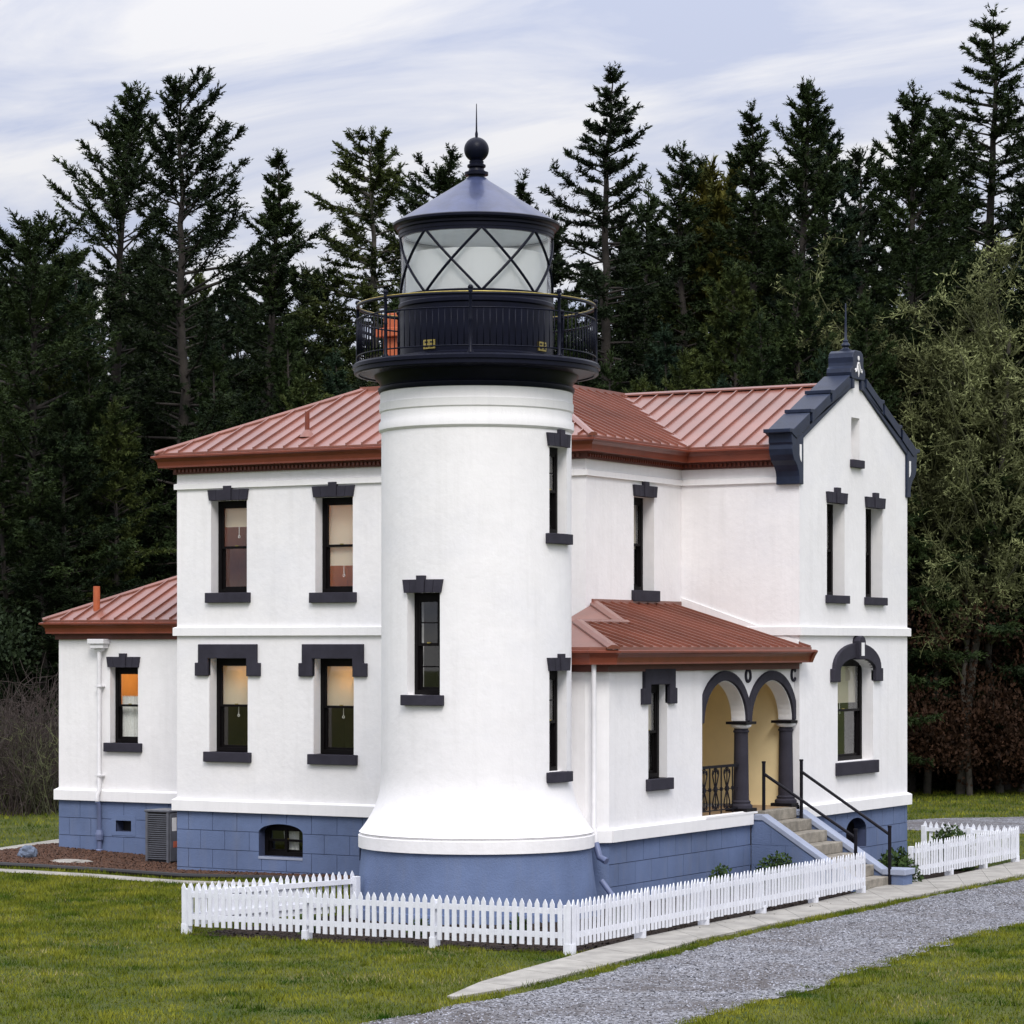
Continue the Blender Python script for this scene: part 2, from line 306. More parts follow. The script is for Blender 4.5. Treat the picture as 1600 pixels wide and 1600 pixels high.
# lawn: one sheet to the horizon, finer near the house
xs = np.unique(np.concatenate([np.linspace(-900, -60, 12), np.linspace(-60, 40, 141), np.linspace(40, 900, 12)])); ys = np.unique(np.concatenate([np.linspace(-300, -40, 8), np.linspace(-40, 60, 141), np.linspace(60, 1200, 16)]))
gx, gy = np.meshgrid(xs, ys); vv = np.stack([gx, gy, gz(gx, gy)], -1).reshape(-1, 3); nx = len(xs); ny = len(ys)
ii, jj = np.meshgrid(np.arange(nx - 1), np.arange(ny - 1)); q0 = (jj * nx + ii).ravel()
lawn = npmesh('lawn', vv, np.stack([q0, q0 + 1, q0 + nx + 1, q0 + nx], 1), 'lawn', smooth=True); lawn['kind'] = 'structure'
gravel = sheet('gravel_path', GRAVEL, .012, 'gravel')
FARG = [onG(x, y).xy for x, y in [(1405, 1283), (1480, 1279), (1600, 1277), (1750, 1275), (1750, 1302), (1600, 1304), (1500, 1300), (1405, 1297)]]
sheet('gravel_yard', jag(FARG + [FARG[0]], .15, .5), .012, 'gravel')
# mulch bed by the house, kerbed with black edging, concrete path in front and behind
BED = [onG(x, y).xy for x, y in [(-60, 1352), (40, 1357), (160, 1364), (286, 1373), (420, 1376), (600, 1384)]] + [Vector((-1.0, 5.2)), Vector((-9.77, 5.2)), Vector((-9.77, 6.95)), Vector((-14.1, 6.95)), Vector((-14.6, 8.6))] + [onG(x, y).xy for x, y in [(60, 1322), (0, 1331), (-60, 1338)]]
sheet('mulch_bed', BED, .02, 'mulch')
PATHF = [onG(x, y).xy for x, y in [(-60, 1356), (40, 1360.5), (160, 1367.5), (286, 1377), (430, 1381), (430, 1387), (286, 1382.5), (160, 1374), (40, 1366), (-60, 1361)]]
sheet('concrete_path', PATHF, .016, 'concrete')
PATHB = [onG(x, y).xy for x, y in [(-60, 1331), (0, 1325.5), (92, 1312), (92, 1319), (60, 1323), (0, 1331), (-60, 1337)]]
sheet('concrete_path', PATHB, .016, 'concrete')
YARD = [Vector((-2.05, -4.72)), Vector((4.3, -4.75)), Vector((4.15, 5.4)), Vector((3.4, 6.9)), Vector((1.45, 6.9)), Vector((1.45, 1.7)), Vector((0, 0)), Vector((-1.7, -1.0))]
sheet('planting_bed', YARD, .012, 'shaded_soil')
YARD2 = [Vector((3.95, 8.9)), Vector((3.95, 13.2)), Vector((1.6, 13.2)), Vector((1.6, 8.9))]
sheet('planting_bed', YARD2, .012, 'shaded_soil')
m = MB(); pts = [onG(x, y) for x, y in [(-60, 1352), (40, 1357), (160, 1364), (286, 1373), (420, 1376), (520, 1380)]]
m.path([p + Vector((0, 0, .05)) for p in pts], .05, 8); e_ = m.build('bed_edging', 'edging'); tag(e_, 'low black edging strip between mulch bed and concrete path', 'edging')
# sidewalk slabs
walk = thing('sidewalk', '', '', WALK_A[0].to_3d()); del walk['label'], walk['category']; walk['kind'] = 'structure'
def resample(pl, n):
    L = [0]
    for a, b in zip(pl[:-1], pl[1:]): L.append(L[-1] + (b - a).length)
    return [Vector((np.interp(t, L, [p.x for p in pl]), np.interp(t, L, [p.y for p in pl]))) for t in np.linspace(0, L[-1], n)]
ns = 21; A_ = resample(WALK_A, ns); B_ = resample(WALK_B, ns)
for i in range(ns - 1):
    a, b, c, d = A_[i].lerp(A_[i + 1], .006), A_[i].lerp(A_[i + 1], .994), B_[i].lerp(B_[i + 1], .994), B_[i].lerp(B_[i + 1], .006)
    q = []
    for t in np.linspace(0, 1, 6): q.append(((a.lerp(b, t)), (d.lerp(c, t))))
    m = MB(); vs = []
    for u, v in q:
        for p in (u, v): g = float(gz(p.x, p.y)); vs += [(p.x, p.y, g - .1), (p.x, p.y, g + .035)]
    fs = []
    for k in range(5): o4 = k * 4; fs += [(o4 + 1, o4 + 5, o4 + 7, o4 + 3), (o4, o4 + 4, o4 + 5, o4 + 1), (o4 + 2, o4 + 3, o4 + 7, o4 + 6)]
    fs += [(0, 1, 3, 2), (20, 22, 23, 21)]
    m.add(vs, fs).build('slab', 'concrete', walk, walk)

# ================================================================== KEEPER'S HOUSE
XL, XS, YF, XG, XP, XA = -9.77, -0.90, 5.20, 1.50, 1.45, 1.40
YB, YW, YW2, XW, YL = 14.3, 8.89, 14.05, -14.1, 6.95
house = thing('keepers_house', 'white stucco keeper\'s house with red metal roofs and slate-blue block foundation behind the tower', 'house', (-4, 8, 0))
def hpart(m, name, mt, parent=None, **k): return m.build(name, mt, parent or house, house, **k)

def wall_mesh(fr, s0, s1, z0, z1, holes=(), thick=.3, arch=()):
    m = MB(); S = sorted({s0, s1, *[h[0] for h in holes], *[h[1] for h in holes]}); Z = sorted({z0, z1, *[h[2] for h in holes], *[h[3] for h in holes]})
    def solid(a, b, c, d):
        cs, cz = (a + b) / 2, (c + d) / 2
        return not any(h[0] < cs < h[1] and h[2] < cz < h[3] for h in holes)
    for a, b in zip(S[:-1], S[1:]):
        for c, d in zip(Z[:-1], Z[1:]):
            if solid(a, b, c, d):
                for n in (0, -thick): m.add([fr(a, n, c), fr(b, n, c), fr(b, n, d), fr(a, n, d)], [(0, 1, 2, 3)])
    for a, b, c, d in [(s0, s1, z0, z1)] + [h[:4] for h in holes]:
        for p, q in (((a, c), (b, c)), ((b, c), (b, d)), ((b, d), (a, d)), ((a, d), (a, c))):
            m.add([fr(p[0], 0, p[1]), fr(q[0], 0, q[1]), fr(q[0], -thick, q[1]), fr(p[0], -thick, p[1])], [(0, 1, 2, 3)])
    for a, b, zs, zc in arch:                     # segmental arch infill above the spring line zs, crown zc
        k = 14; c_ = (a + b) / 2; hw = (b - a) / 2
        arc = [(c_ - hw * math.cos(math.pi * i / k), zs + (zc - zs) * math.sin(math.pi * i / k)) for i in range(k + 1)]
        m.prism(fr, [p for p in arc[:k // 2 + 1]] + [(a, zc)], -thick, 0); m.prism(fr, [(b, zc)] + [p for p in arc[k // 2:]], -thick, 0)
    return m
def mirror(pts, c): return [(2 * c - s, z) for s, z in pts][::-1]

def lintel_jack(par, root, fr, a, b, z, h, key=.07, out=.05, div=4):
    """splayed flat arch of separate stones with a raised keystone"""
    k = 5; fl = .035
    for i in range(k):
        t0, t1 = i / k, (i + 1) / k; g = .004
        b0, b1 = a + (b - a) * t0 + g, a + (b - a) * t1 - g; T0, T1 = a - fl + (b - a + 2 * fl) * t0 + g, a - fl + (b - a + 2 * fl) * t1 - g
        kk = i == 2; m = MB()
        if fr.R:
            for q in range(2):
                u0, u1 = q / 2, (q + 1) / 2
                m.prism(fr, [(b0 + (b1 - b0) * u0, z), (b0 + (b1 - b0) * u1, z), (T0 + (T1 - T0) * u1, z + h + key * kk), (T0 + (T1 - T0) * u0, z + h + key * kk)], -.1, out + .02 * kk)
        else: m.prism(fr, [(b0, z - .0), (b1, z), (T1, z + h + key * kk), (T0, z + h + key * kk)], -.1, out + .02 * kk)
        m.build('lintel_stone', 'slate_trim', par, root)
def lintel_hood(par, root, fr, a, b, z, top, ear_out=.08, ear_z=(.28, .0), leg=.22, out=.06):
    """square label hood with dropped ears"""
    e0, e1 = ear_z; A, B = a - leg, b + leg
    m = MB().prism(fr, [(a, z), (b, z), (b, e0), (B + ear_out, e0), (B + ear_out, e1), (B, e1), (B, top), (A, top), (A, e1), (A - ear_out, e1), (A - ear_out, e0), (a, e0)][::-1], -.05, out)
    m.build('hood_mould', 'slate_trim', par, root, bevel=.012)
def window(root, fr, a, b, z0, z1, depth=.22, sill=None, blind=0., blind_mat='blind', room='room_dark', light=0., muntin=(0, 0), split=.5, cord=True, arch=None, light_col=(1., .55, .22), curtain=False, near=0, room_d=1.5, room_w=.45):
    d = depth; fw = .075; m = MB(); zt = z1
    m.box(fr, a, a + fw, -d - .1, -d, z0, zt).box(fr, b - fw, b, -d - .1, -d, z0, zt).box(fr, a + fw, b - fw, -d - .1, -d, z0, z0 + fw).box(fr, a + fw, b - fw, -d - .1, -d, zt - .10, zt)
    win = m.build('window', 'frame_black', root, root)
    zi0, zi1 = z0 + fw, zt - .10; zm = zi0 + (zi1 - zi0) * split; sw = .045
    for k, (c, e, n) in enumerate(((zi0, zm + .02, -d - .085), (zm - .02, zi1, -d - .045))):
        ms = MB(); A, B = a + fw, b - fw
        ms.box(fr, A, A + sw, n, n + .035, c, e).box(fr, B - sw, B, n, n + .035, c, e).box(fr, A + sw, B - sw, n, n + .035, c, c + sw).box(fr, A + sw, B - sw, n, n + .035, e - .04, e)
        for q in range(muntin[0]): x = A + (B - A) * (q + 1) / (muntin[0] + 1); ms.box(fr, x - .011, x + .011, n + .008, n + .03, c + sw, e - .04)
        for q in range(muntin[1]): y = c + (e - c) * (q + 1) / (muntin[1] + 1); ms.box(fr, A + sw, B - sw, n + .006, n + .028, y - .011, y + .011)
        ms.build('sash', 'frame_black', win, root)
        MB().box(fr, A + sw - .005, B - sw + .005, n + .014, n + .019, c + sw - .005, e - .035).build('pane', 'glass', win, root)
    MB().box(fr, (a + b) / 2 - .03, (a + b) / 2 + .03, -d - .045, -d - .012, zm + .02, zm + .04).build('sash_lock', 'brass', win, root)
    if blind:
        zb = zi1 - (zi1 - zi0) * blind; MB().box(fr, a + .08, b - .08, -d - .108, -d - .104, zb, zi1).build('roller_blind', blind_mat, win, root)
        if cord:
            mc = MB(); c_ = (a + b) / 2; mc.bar(fr(c_, -d - .1, zb), fr(c_, -d - .1, zb - .16), .006, 6); mc.path([fr(c_ + .022 * math.cos(t), -d - .1, zb - .185 + .022 * math.sin(t)) for t in np.linspace(0, 2 * math.pi, 11)[:-1]], .006, 5, True)
            mc.build('blind_cord', 'lace', win, root)
    if curtain:
        mc = MB(); zc0, zc1 = zi0, zi0 + (zi1 - zi0) * .64; k = 40; vs = []; A, B = a + .05, b - .05
        for i in range(k + 1): x = A + (B - A) * i / k; n = -d - .17 + .018 * math.sin(i * 1.9) + .008 * math.sin(i * .7); vs += [fr(x, n, zc0), fr(x, n, zc1 + .015 * math.sin(i * 1.9))]
        mc.add(vs, [(2 * i, 2 * i + 2, 2 * i + 3, 2 * i + 1) for i in range(k)]); mc.build('cafe_curtain', 'lace', win, root)
    if room:
        mr = MB(); A, B, n0, n1, c, e = a - room_w, b + room_w, -d - .101 - .2, -d - room_d, z0 - .35, z1 + .25
        P = lambda s, n, z: fr(s, n, z) if not fr.R else Vector((fr.n.x * (fr.R + n) + fr.r.x * s, fr.n.y * (fr.R + n) + fr.r.y * s, z))
        vs = [P(s, n, z) for z in (c, e) for n in (n0, n1) for s in (A, B)]
        mr.add(vs, [(2, 3, 7, 6), (0, 2, 6, 4), (1, 5, 7, 3), (0, 1, 3, 2), (4, 6, 7, 5)]); mr.build('room_lining', room, win, root)
        if light:
            l = bpy.data.lights.new('room_glow_light', 'POINT'); l.energy = light; l.color = light_col; l.shadow_soft_size = .08  # with near set, an added light that only makes the blind glow
            lo = bpy.data.objects.new('room_glow_light', l); COL.objects.link(lo); lo.parent = win; lo.location = P((a + b) / 2 + .1, (n0 + n1) / 2 - .1 if not near else n0 - .12, z1 - .1 if not near else z1 - near) - Vector(root.location)
    if sill: sz0, sz1, ex = sill; MB().box(fr, a - ex, b + ex, -d - .02, .085, sz0, sz1, 6 if fr.R else 1).build('sill', 'slate_trim', win, root, bevel=.01)
    return win

# ---- main block, front
f1 = FR(YF)
W1, W2, W3, W4 = (-8.97, -8.14, 5.13, 6.87), (-6.59, -5.76, 5.11, 6.87), (-9.01, -8.12, 2.13, 3.89), (-6.63, -5.74, 2.13, 3.89)
hpart(wall_mesh(f1, XL, XS - .3, 1.0, 7.42, [W1, W2, W3, W4]), 'wall', 'stucco')
for wd, kw in ((W1, dict(blind=.25, room='room_brown', light=7)), (W2, dict(blind=.73, room='room_warm', light=9)), (W3, dict(blind=.5, room='room_dark', light=8, near=.3)), (W4, dict(blind=.5, room='room_dark', light=9, near=.35))):  # W3, W4: added lights; the blind glow stands in for sunset reflection
    up = wd[2] > 4; wn = window(house, f1, *wd, depth=.23, sill=(wd[2] - .19, wd[2], .09), **kw)
    if up: lintel_jack(wn, house, f1, wd[0] - .02, wd[1] + .02, wd[3], .2)
    else: lintel_hood(wn, house, f1, wd[0], wd[1], wd[3], wd[3] + .27, .075, (wd[3] - .33, wd[3] - .08), .23)
W6 = (-7.87, -6.87, .20, .81)
def foundation(fr, s0, s1, zb, holes=(), arch=(), first=.27, L=.565, z_top=1.0, hgt=.358, thick=.3, end=None):
    hpart(wall_mesh(Frame(fr.o - fr.n * .014, fr.r, fr.n), s0, s1, zb, z_top, [(*h[:2], max(h[2], zb + .01), h[3]) for h in holes], thick, arch), 'foundation_wall', 'joint')
    g = .006; z = z_top; row = 0
    while z > zb:
        za = max(z - hgt, zb); s = s0; nx_ = s0 + first + (L / 2 if row % 2 else 0)
        if row % 2 and nx_ - s0 > L: nx_ -= L
        while s < s1 - 1e-6:
            e = min(nx_, s1); rects = [(s + g * (s > s0), e - g * (e < s1), za + g, z - g * (z < z_top))]
            for h in holes:
                nr = []
                for a, b, c, d in rects:
                    if b <= h[0] or a >= h[1] or d <= h[2] or c >= h[3]: nr.append((a, b, c, d)); continue
                    if a < h[0]: nr.append((a, h[0], c, d))
                    if b > h[1]: nr.append((h[1], b, c, d))
                    x0, x1 = max(a, h[0]), min(b, h[1])
                    if c < h[2]: nr.append((x0, x1, c, h[2]))
                    if d > h[3]: nr.append((x0, x1, h[3], d))
                rects = nr
            if rects:
                m = MB()
                for a, b, c, d in rects:
                    if b - a > .004 and d - c > .004: m.box(fr, a, b, -.02, random.uniform(-.0015, .0015), c, d)
                if m.v: hpart(m, 'foundation_block', 'foundation')
            s = e; nx_ += L
        z = za; row += 1
    for a, b, zs, zc in arch:
        k = 14; c_ = (a + b) / 2; hw = (b - a) / 2; arc = [(c_ - hw * math.cos(math.pi * i / k), zs + (zc - zs) * math.sin(math.pi * i / k)) for i in range(k + 1)]
        hpart(MB().prism(fr, arc[:k // 2 + 1] + [(a, zc)], -.25, 0).prism(fr, [(b, zc)] + arc[k // 2:], -.25, 0), 'foundation_arch', 'foundation')
foundation(f1, XL, XS, -.45, [(*W6[:2], W6[2], W6[3]), (-5.62, -5.2, .2, .7)], [(*W6[:2], .64, .81)])
bw = window(house, f1, *W6, depth=.2, blind=0, room='room_dark', room_w=.2)
MB().box(f1, -7.42, -7.36, -.26, -.2, .275, .71).build('mullion', 'frame_black', bw, house)
m = MB()
for a, b in ((-7.55, -7.2), (-7.12, -6.98)):
    k = 12; vs = []
    for i in range(k + 1): x = a + (b - a) * i / k; vs += [f1(x + .06 * (1 - i / k), -.34 - .02 * math.sin(i * 1.7), .25), f1(x, -.34 - .02 * math.sin(i * 1.7), .78)]
    m.add(vs, [(2 * i, 2 * i + 2, 2 * i + 3, 2 * i + 1) for i in range(k)])
m.build('net_curtain', 'lace', bw, house)
hpart(MB().box(f1, W6[0], W6[1], -.2, .012, W6[2] - .05, W6[2] - .001), 'basement_sill', 'blue_cap')
hpart(MB().box(f1, -5.62, -5.2, -.32, -.25, .2, .7), 'vent_back', 'dark_gap')
def band(fr, a, b, z0, z1, out=.07, slope=.05, ra=0, rb=0, name='base_band'):
    """moulded course; ra, rb let it return round an outer corner"""
    hpart(MB().add([fr(a - ra * out, out, z0), fr(b + rb * out, out, z0), fr(b + rb * out, out, z1), fr(a - ra * out, out, z1), fr(a, -.05, z1 + slope), fr(b, -.05, z1 + slope), fr(a, -.05, z0), fr(b, -.05, z0)],
        [(0, 1, 2, 3), (3, 2, 5, 4), (0, 6, 7, 1), (0, 3, 4, 6), (1, 7, 5, 2), (6, 4, 5, 7)]), name, 'stucco_trim')
band(f1, XL, XS, 1.0, 1.20, .075, .06, 1, 1); band(f1, XL, XS, 4.32, 4.47, .06, .03, 1, 1, 'string_course'); band(f1, XL, XS, 7.10, 7.20, .045, .03, 1, 1, 'frieze_moulding')
# left and back walls of the block
fl = Frame((XL, 0, 0), (0, 1, 0), (-1, 0, 0))
hpart(wall_mesh(fl, YF + .3, YB, -.4, 7.42), 'wall', 'stucco')
hpart(wall_mesh(Frame((0, YB, 0), (1, 0, 0), (0, 1, 0)), XL + .3, XS, -.4, 7.42), 'wall', 'stucco')
# side wall (faces +X) with one window, then the gabled wing
s1 = SD(XS); W8 = (7.0, 7.80, 5.13, 6.83)
hpart(wall_mesh(s1, YF, YW, 1.0, 7.42, [W8]), 'wall', 'stucco')
wn = window(house, s1, *W8, depth=.23, sill=(4.93, 5.13, .09), blind=.55); lintel_jack(wn, house, s1, W8[0] - .02, W8[1] + .02, W8[3], .2)
band(s1, YF, YW, 7.10, 7.20, .045, .03, 0, 0, 'frieze_moulding')
f2 = FR(YW); hpart(wall_mesh(f2, XS + .002, XG - .3, -.4, 7.9), 'wall', 'stucco')
band(f2, XS + .02, 1.13, 7.10, 7.20, .045, .03, 0, 0, 'frieze_moulding'); band(f2, .1, XG, 4.32, 4.47, .06, .03, 0, 1, 'string_course')
# gable wall
g1 = SD(XG); GC = 11.46
GW1, GW2, GW3, GB = (10.12, 10.95, 5.07, 6.79), (11.95, 12.79, 5.06, 6.78), (10.62, 12.38 - .06, 1.95, 3.90), (11.02, 12.0, .3, .87)
hpart(wall_mesh(g1, YW, YW2, 1.0, 7.06, [GW1, GW2, GW3], .3, [(*GW3[:2], 3.66, 3.90)]), 'wall', 'stucco')
zin = lambda y: 7.9 + .493 * (y - 8.98)
Ls = [(YW, 7.06), (11.26, 7.06), (11.26, 9.02), (8.98, zin(8.98)), (YW, zin(8.98))]
m = MB().prism(g1, Ls, -.3, 0).prism(g1, mirror(Ls, GC), -.3, 0).prism(g1, [(11.26, 7.06), (11.66, 7.06), (11.66, 7.65), (11.26, 7.65)], -.3, 0).prism(g1, [(11.26, 8.45), (11.66, 8.45), (11.66, 9.02), (11.62, 9.16), (11.30, 9.16), (11.26, 9.02)], -.3, 0)
hpart(m, 'gable', 'stucco'); hpart(MB().box(g1, 11.26, 11.66, -.29, -.24, 7.65, 8.45), 'niche_back', 'stucco')
hpart(MB().box(g1, 11.2, 11.74, -.2, .08, 7.5, 7.65), 'niche_sill', 'slate_trim', bevel=.01)
for wd, kw in ((GW1, {}), (GW2, {})):
    wn = window(house, g1, *wd, depth=.24, sill=(wd[2] - .15, wd[2], .07), blind=.45, cord=False, **kw); lintel_jack(wn, house, g1, wd[0] - .02, wd[1] + .02, wd[3], .2, .09)
wn = window(house, g1, *GW3[:2], GW3[2], 3.88, depth=.23, sill=(1.70, 1.94, .11), blind=.42)
k = 18; ca = (GW3[0] + GW3[1]) / 2; hw = (GW3[1] - GW3[0]) / 2
ai = [(ca - hw * math.cos(math.pi * i / k), 3.66 + .24 * math.sin(math.pi * i / k)) for i in range(k + 1)]
ao = [(ca - (hw + .26) * math.cos(math.pi * i / k), 3.72 + .46 * math.sin(math.pi * i / k)) for i in range(k + 1)]
ear = .36; ez0, ez1 = 3.45, 3.70
out_ = [(GW3[0] - .26 - .09, ez0), (GW3[0] - .26 - .09, ez1), (GW3[0] - .26, ez1)] + ao + [(GW3[1] + .26, ez1), (GW3[1] + .35, ez1), (GW3[1] + .35, ez0), (GW3[1], ez0)] + ai[::-1] + [(GW3[0], ez0)]
MB().prism(g1, out_[::-1], -.05, .07).build('hood_mould', 'slate_trim', wn, house, bevel=.012)
ks = MB().prism(g1, [(ca - .13, 3.87), (ca + .13, 3.87), (ca + .15, 4.22), (ca + .1, 4.29), (ca, 4.32), (ca - .1, 4.29), (ca - .15, 4.22)], -.02, .15).build('keystone', 'slate_trim', wn, house, bevel=.012)
MB().box(g1, ca - .07, ca + .07, .14, .156, 3.94, 4.19).build('keystone_panel', 'stucco_trim', wn, house)
foundation(g1, YW, YW2, -.5, [GB], [(*GB[:2], .62, .87)], first=.5)
hpart(MB().box(g1, GB[0], GB[1], -.34, -.25, GB[2], GB[3]), 'basement_window', 'frame_black')
band(g1, YW, YW2, 1.0, 1.20, .075, .06, 0, 1); band(g1, YW, YW2, 4.32, 4.47, .06, .03, 1, 1, 'string_course')
hpart(wall_mesh(Frame((0, YW2, 0), (1, 0, 0), (0, 1, 0)), XS, XG - .31, -.5, 7.9), 'wall', 'stucco')
# gable coping: console brackets, sloping band, stepped stones, crowning scroll
con = [(8.98, 7.06), (8.79, 7.06), (8.79, 7.20), (8.76, 7.30), (8.68, 7.40), (8.57, 7.48), (8.50, 7.58), (8.47, 7.68), (8.49, 7.76), (8.46, 7.80), (8.46, 7.97), (8.98, 7.99)]
for P_ in (con, mirror(con, GC)): hpart(MB().prism(g1, P_[::-1], -.42, .045), 'console_bracket', 'navy_trim', bevel=.012)
for sgn in (0, 1):
    a = [(8.83, 7.50), (8.88, 7.46), (8.88, 7.78), (8.80, 7.78), (8.80, 7.58)]
    hpart(MB().prism(g1, mirror(a, GC) if sgn else a, .04, .052), 'console_inlay', 'stucco_trim')
    b_ = [(8.981, 7.06), (8.981, 7.9), (11.22, zin(11.22)), (11.22, 9.2), (11.14, 9.24), (8.8, zin(8.8) + .18), (8.985, 7.985)]
    b_ = [(8.98, 7.991), (8.98, 7.90), (11.24, zin(11.24)), (11.24, 9.22), (8.7, zin(8.7) + .17), (8.7, 7.991)]
    hpart(MB().prism(g1, mirror(b_, GC) if sgn else b_, -.40, .04), 'coping_band', 'navy_trim', bevel=.008)
    for yr, z in ((8.78, 8.04), (9.70, 8.46), (10.60, 8.88)):
        st = [(yr - .44, z - .07), (yr - .44, z), (yr - .25, z + .005), (yr + .455, z + .345), (yr + .455, zin(yr + .455) + .13), (max(yr - .36, 8.66), zin(max(yr - .36, 8.66)) + .13), (yr - .36, z - .07)]
        hpart(MB().prism(g1, mirror(st, GC) if sgn else st[::1], -.47, .06), 'coping_stone', 'navy_trim', bevel=.01)
half = [(.22, 9.0), (.26, 9.02), (.27, 9.16), (.33, 9.20), (.35, 9.29), (.32, 9.37), (.26, 9.41), (.25, 9.48), (.26, 9.58), (.22, 9.67), (.13, 9.72)]
crest = [(GC + s, z) for s, z in half] + [(GC - s, z) for s, z in half[::-1]]
cr_ = [(GC + .17, 9.0), (GC + .17, 9.17), (GC - .17, 9.17), (GC - .17, 9.0)]
hpart(MB().prism(g1, [(GC + s, max(z, 9.17)) for s, z in half[2:]] + [(GC - s, max(z, 9.17)) for s, z in half[2:][::-1]], -.45, .06), 'gable_crest', 'navy_trim', bevel=.015)
for sg in (1, -1): hpart(MB().prism(g1, [(GC + sg * .165, 9.0), (GC + sg * .27, 8.98), (GC + sg * .27, 9.169), (GC + sg * .165, 9.169)], -.44, .055), 'crest_foot', 'navy_trim')
orn = MB()
orn.prism(g1, [(GC, 9.22), (GC + .035, 9.32), (GC, 9.44), (GC - .035, 9.32)], .05, .072)
orn.prism(g1, [(GC + .035 * math.cos(t), 9.575 + .045 * math.sin(t)) for t in np.linspace(0, 2 * math.pi, 13)[:-1]], .05, .072)
for sg in (1, -1): orn.path([g1(GC + sg * a, .066, z) for a, z in ((.02, 9.50), (.05, 9.44), (.08, 9.37), (.11, 9.32), (.145, 9.31), (.16, 9.345), (.14, 9.37))], .014, 6)
hpart(orn, 'crest_ornament', 'stucco_trim')
hpart(MB().lathe([(0, 9.715), (.11, 9.715), (.11, 9.75), (.065, 9.77), (.05, 9.80), (.085, 9.83), (.075, 9.86), (.045, 9.89), (.05, 9.92), (.026, 9.95), (.018, 10.3), (.011, 10.62), (0, 10.64)], 20, (1.3, GC)), 'finial', 'navy_trim', smooth='auto')

# ---- left wing
f3 = FR(YL); W5 = (-12.78, -12.07, 2.18, 3.70)
hpart(wall_mesh(f3, XW, XL, 1.0, 4.30, [W5]), 'wall', 'stucco')
wn = window(house, f3, *W5, depth=.17, sill=(2.0, 2.18, .11), room='room_warm', light=15, light_col=(1, .66, .30), curtain=True); lintel_jack(wn, house, f3, W5[0] - .03, W5[1] + .03, W5[3], .21)
foundation(f3, XW, XL, -.4, [(-12.63, -12.24, .40, .62)], first=.55, L=.56)
hpart(MB().box(f3, -12.63, -12.24, -.3, -.24, .4, .62), 'vent_back', 'dark_gap')
m = MB()
for a, b, c, d in ((-12.74, -12.63, .32, .72), (-12.24, -12.13, .32, .72), (-12.63, -12.24, .62, .72), (-12.63, -12.24, .32, .40)): m.box(f3, a, b, -.015, .006, c, d)
hpart(m, 'vent_surround', 'foundation')
band(f3, XW, XL, 1.0, 1.20, .075, .06, 1, 0)
hpart(wall_mesh(Frame((XW, 0, 0), (0, 1, 0), (-1, 0, 0)), YL + .3, 12.6, -.4, 4.30), 'wall', 'stucco')
hpart(wall_mesh(Frame((0, 12.6, 0), (1, 0, 0), (0, 1, 0)), XW + .3, XL, -.4, 4.30), 'wall', 'stucco')
# downspout of the left wing, with its conductor head
def downspout(pts, r, head=None, mt='white_metal', boots=(), parent=house):
    m = MB().path(pts, r, 10); d = m.build('downspout', mt, parent, house, smooth='auto'); return d
ds = downspout([(-12.98, YL - .09, 4.02), (-12.98, YL - .09, 1.24), (-12.98, YL - .16, 1.12), (-12.98, YL - .16, 1.0)], .045)
downspout([(-12.98, YL - .16, .998), (-12.98, YL - .1, .9), (-12.98, YL - .08, -.05)], .047, mt='blue_metal')
m = MB()
for z, h, wd_ in ((4.17, .1, .21), (4.08, .09, .17), (4.02, .06, .09)): m.box(f3, -12.98 - wd_, -12.98 + wd_, .01, .06 + wd_ * .8, z, z + h - .002)
m.build('conductor_head', 'white_metal', ds, house, bevel=.01)
for z in (3.3, 1.5): MB().box(f3, -13.06, -12.90, -.01, .145, z, z + .03).build('strap', 'white_metal', ds, house)
hpart(MB().lathe([(0, .42), (.06, .42), (.085, .33), (.075, .22), (.05, .2)], 12, (-12.98, YL - .085)).lathe([(.05, -.06), (.075, -.06), (.075, .02), (.05, .04)], 12, (-12.98, YL - .085)), 'downspout_boot', 'blue_metal')

# ---- porch: corridor wall, arcade, columns, floor
p1 = SD(XP); Y0 = 1.68; WP = (3.03, 3.71, 1.95, 3.49); ZF = 1.22; YE = 5.01
hpart(wall_mesh(p1, Y0, YE, 1.0, 3.86, [WP], .3), 'wall', 'stucco')
wn = window(house, p1, *WP, depth=.15, sill=(1.76, 1.95, .09), blind=.48, cord=False); lintel_hood(wn, house, p1, WP[0], WP[1], WP[3], WP[3] + .26, .06, (WP[3] - .32, WP[3] - .06), .21)
ch = Frame((XP, Y0, 0), (.70711, .70711, 0), (.70711, -.70711, 0))           # chamfered corner
hpart(wall_mesh(ch, -.40, -.003, 1.0, 3.86), 'wall', 'stucco'); hpart(wall_mesh(ch, -.40, -.003, -.4, 1.0), 'foundation_wall', 'foundation')
cx0, cy0 = XP - .2828, Y0 - .2828
hpart(wall_mesh(FR(cy0), -.85, cx0 - .004, 1.0, 3.86), 'wall', 'stucco'); hpart(wall_mesh(FR(cy0 + .01), -.85, cx0 - .004, -.4, 1.0), 'foundation_wall', 'foundation')
hpart(wall_mesh(Frame((-.85, 0, 0), (0, 1, 0), (-1, 0, 0)), cy0 + .3, YF, -.4, 3.95), 'wall', 'stucco')
foundation(p1, Y0, 6.93, -.45, first=.6, L=.58)
band(p1, Y0, 6.90, 1.0, 1.19, .075, .045); band(ch, -.40, 0, 1.0, 1.19, .075, .045, .4, .4)
hpart(wall_mesh(FR(YF - .002), XS - .2, .4, -.4, 3.9), 'wall', 'stucco')
hpart(MB().box(WORLD, .2, XP - .02, -8.88, -5.0, 1.02, ZF), 'porch_floor', 'porch_floor'); hpart(MB().box(p1, YE, 7.05, -.05, .08, 1.19, ZF + .001), 'porch_curb', 'stucco_trim')
hpart(MB().box(SD(-.55), 4.9, 8.88, -.3, 0, ZF, 4.0), 'porch_back_wall', 'cream')
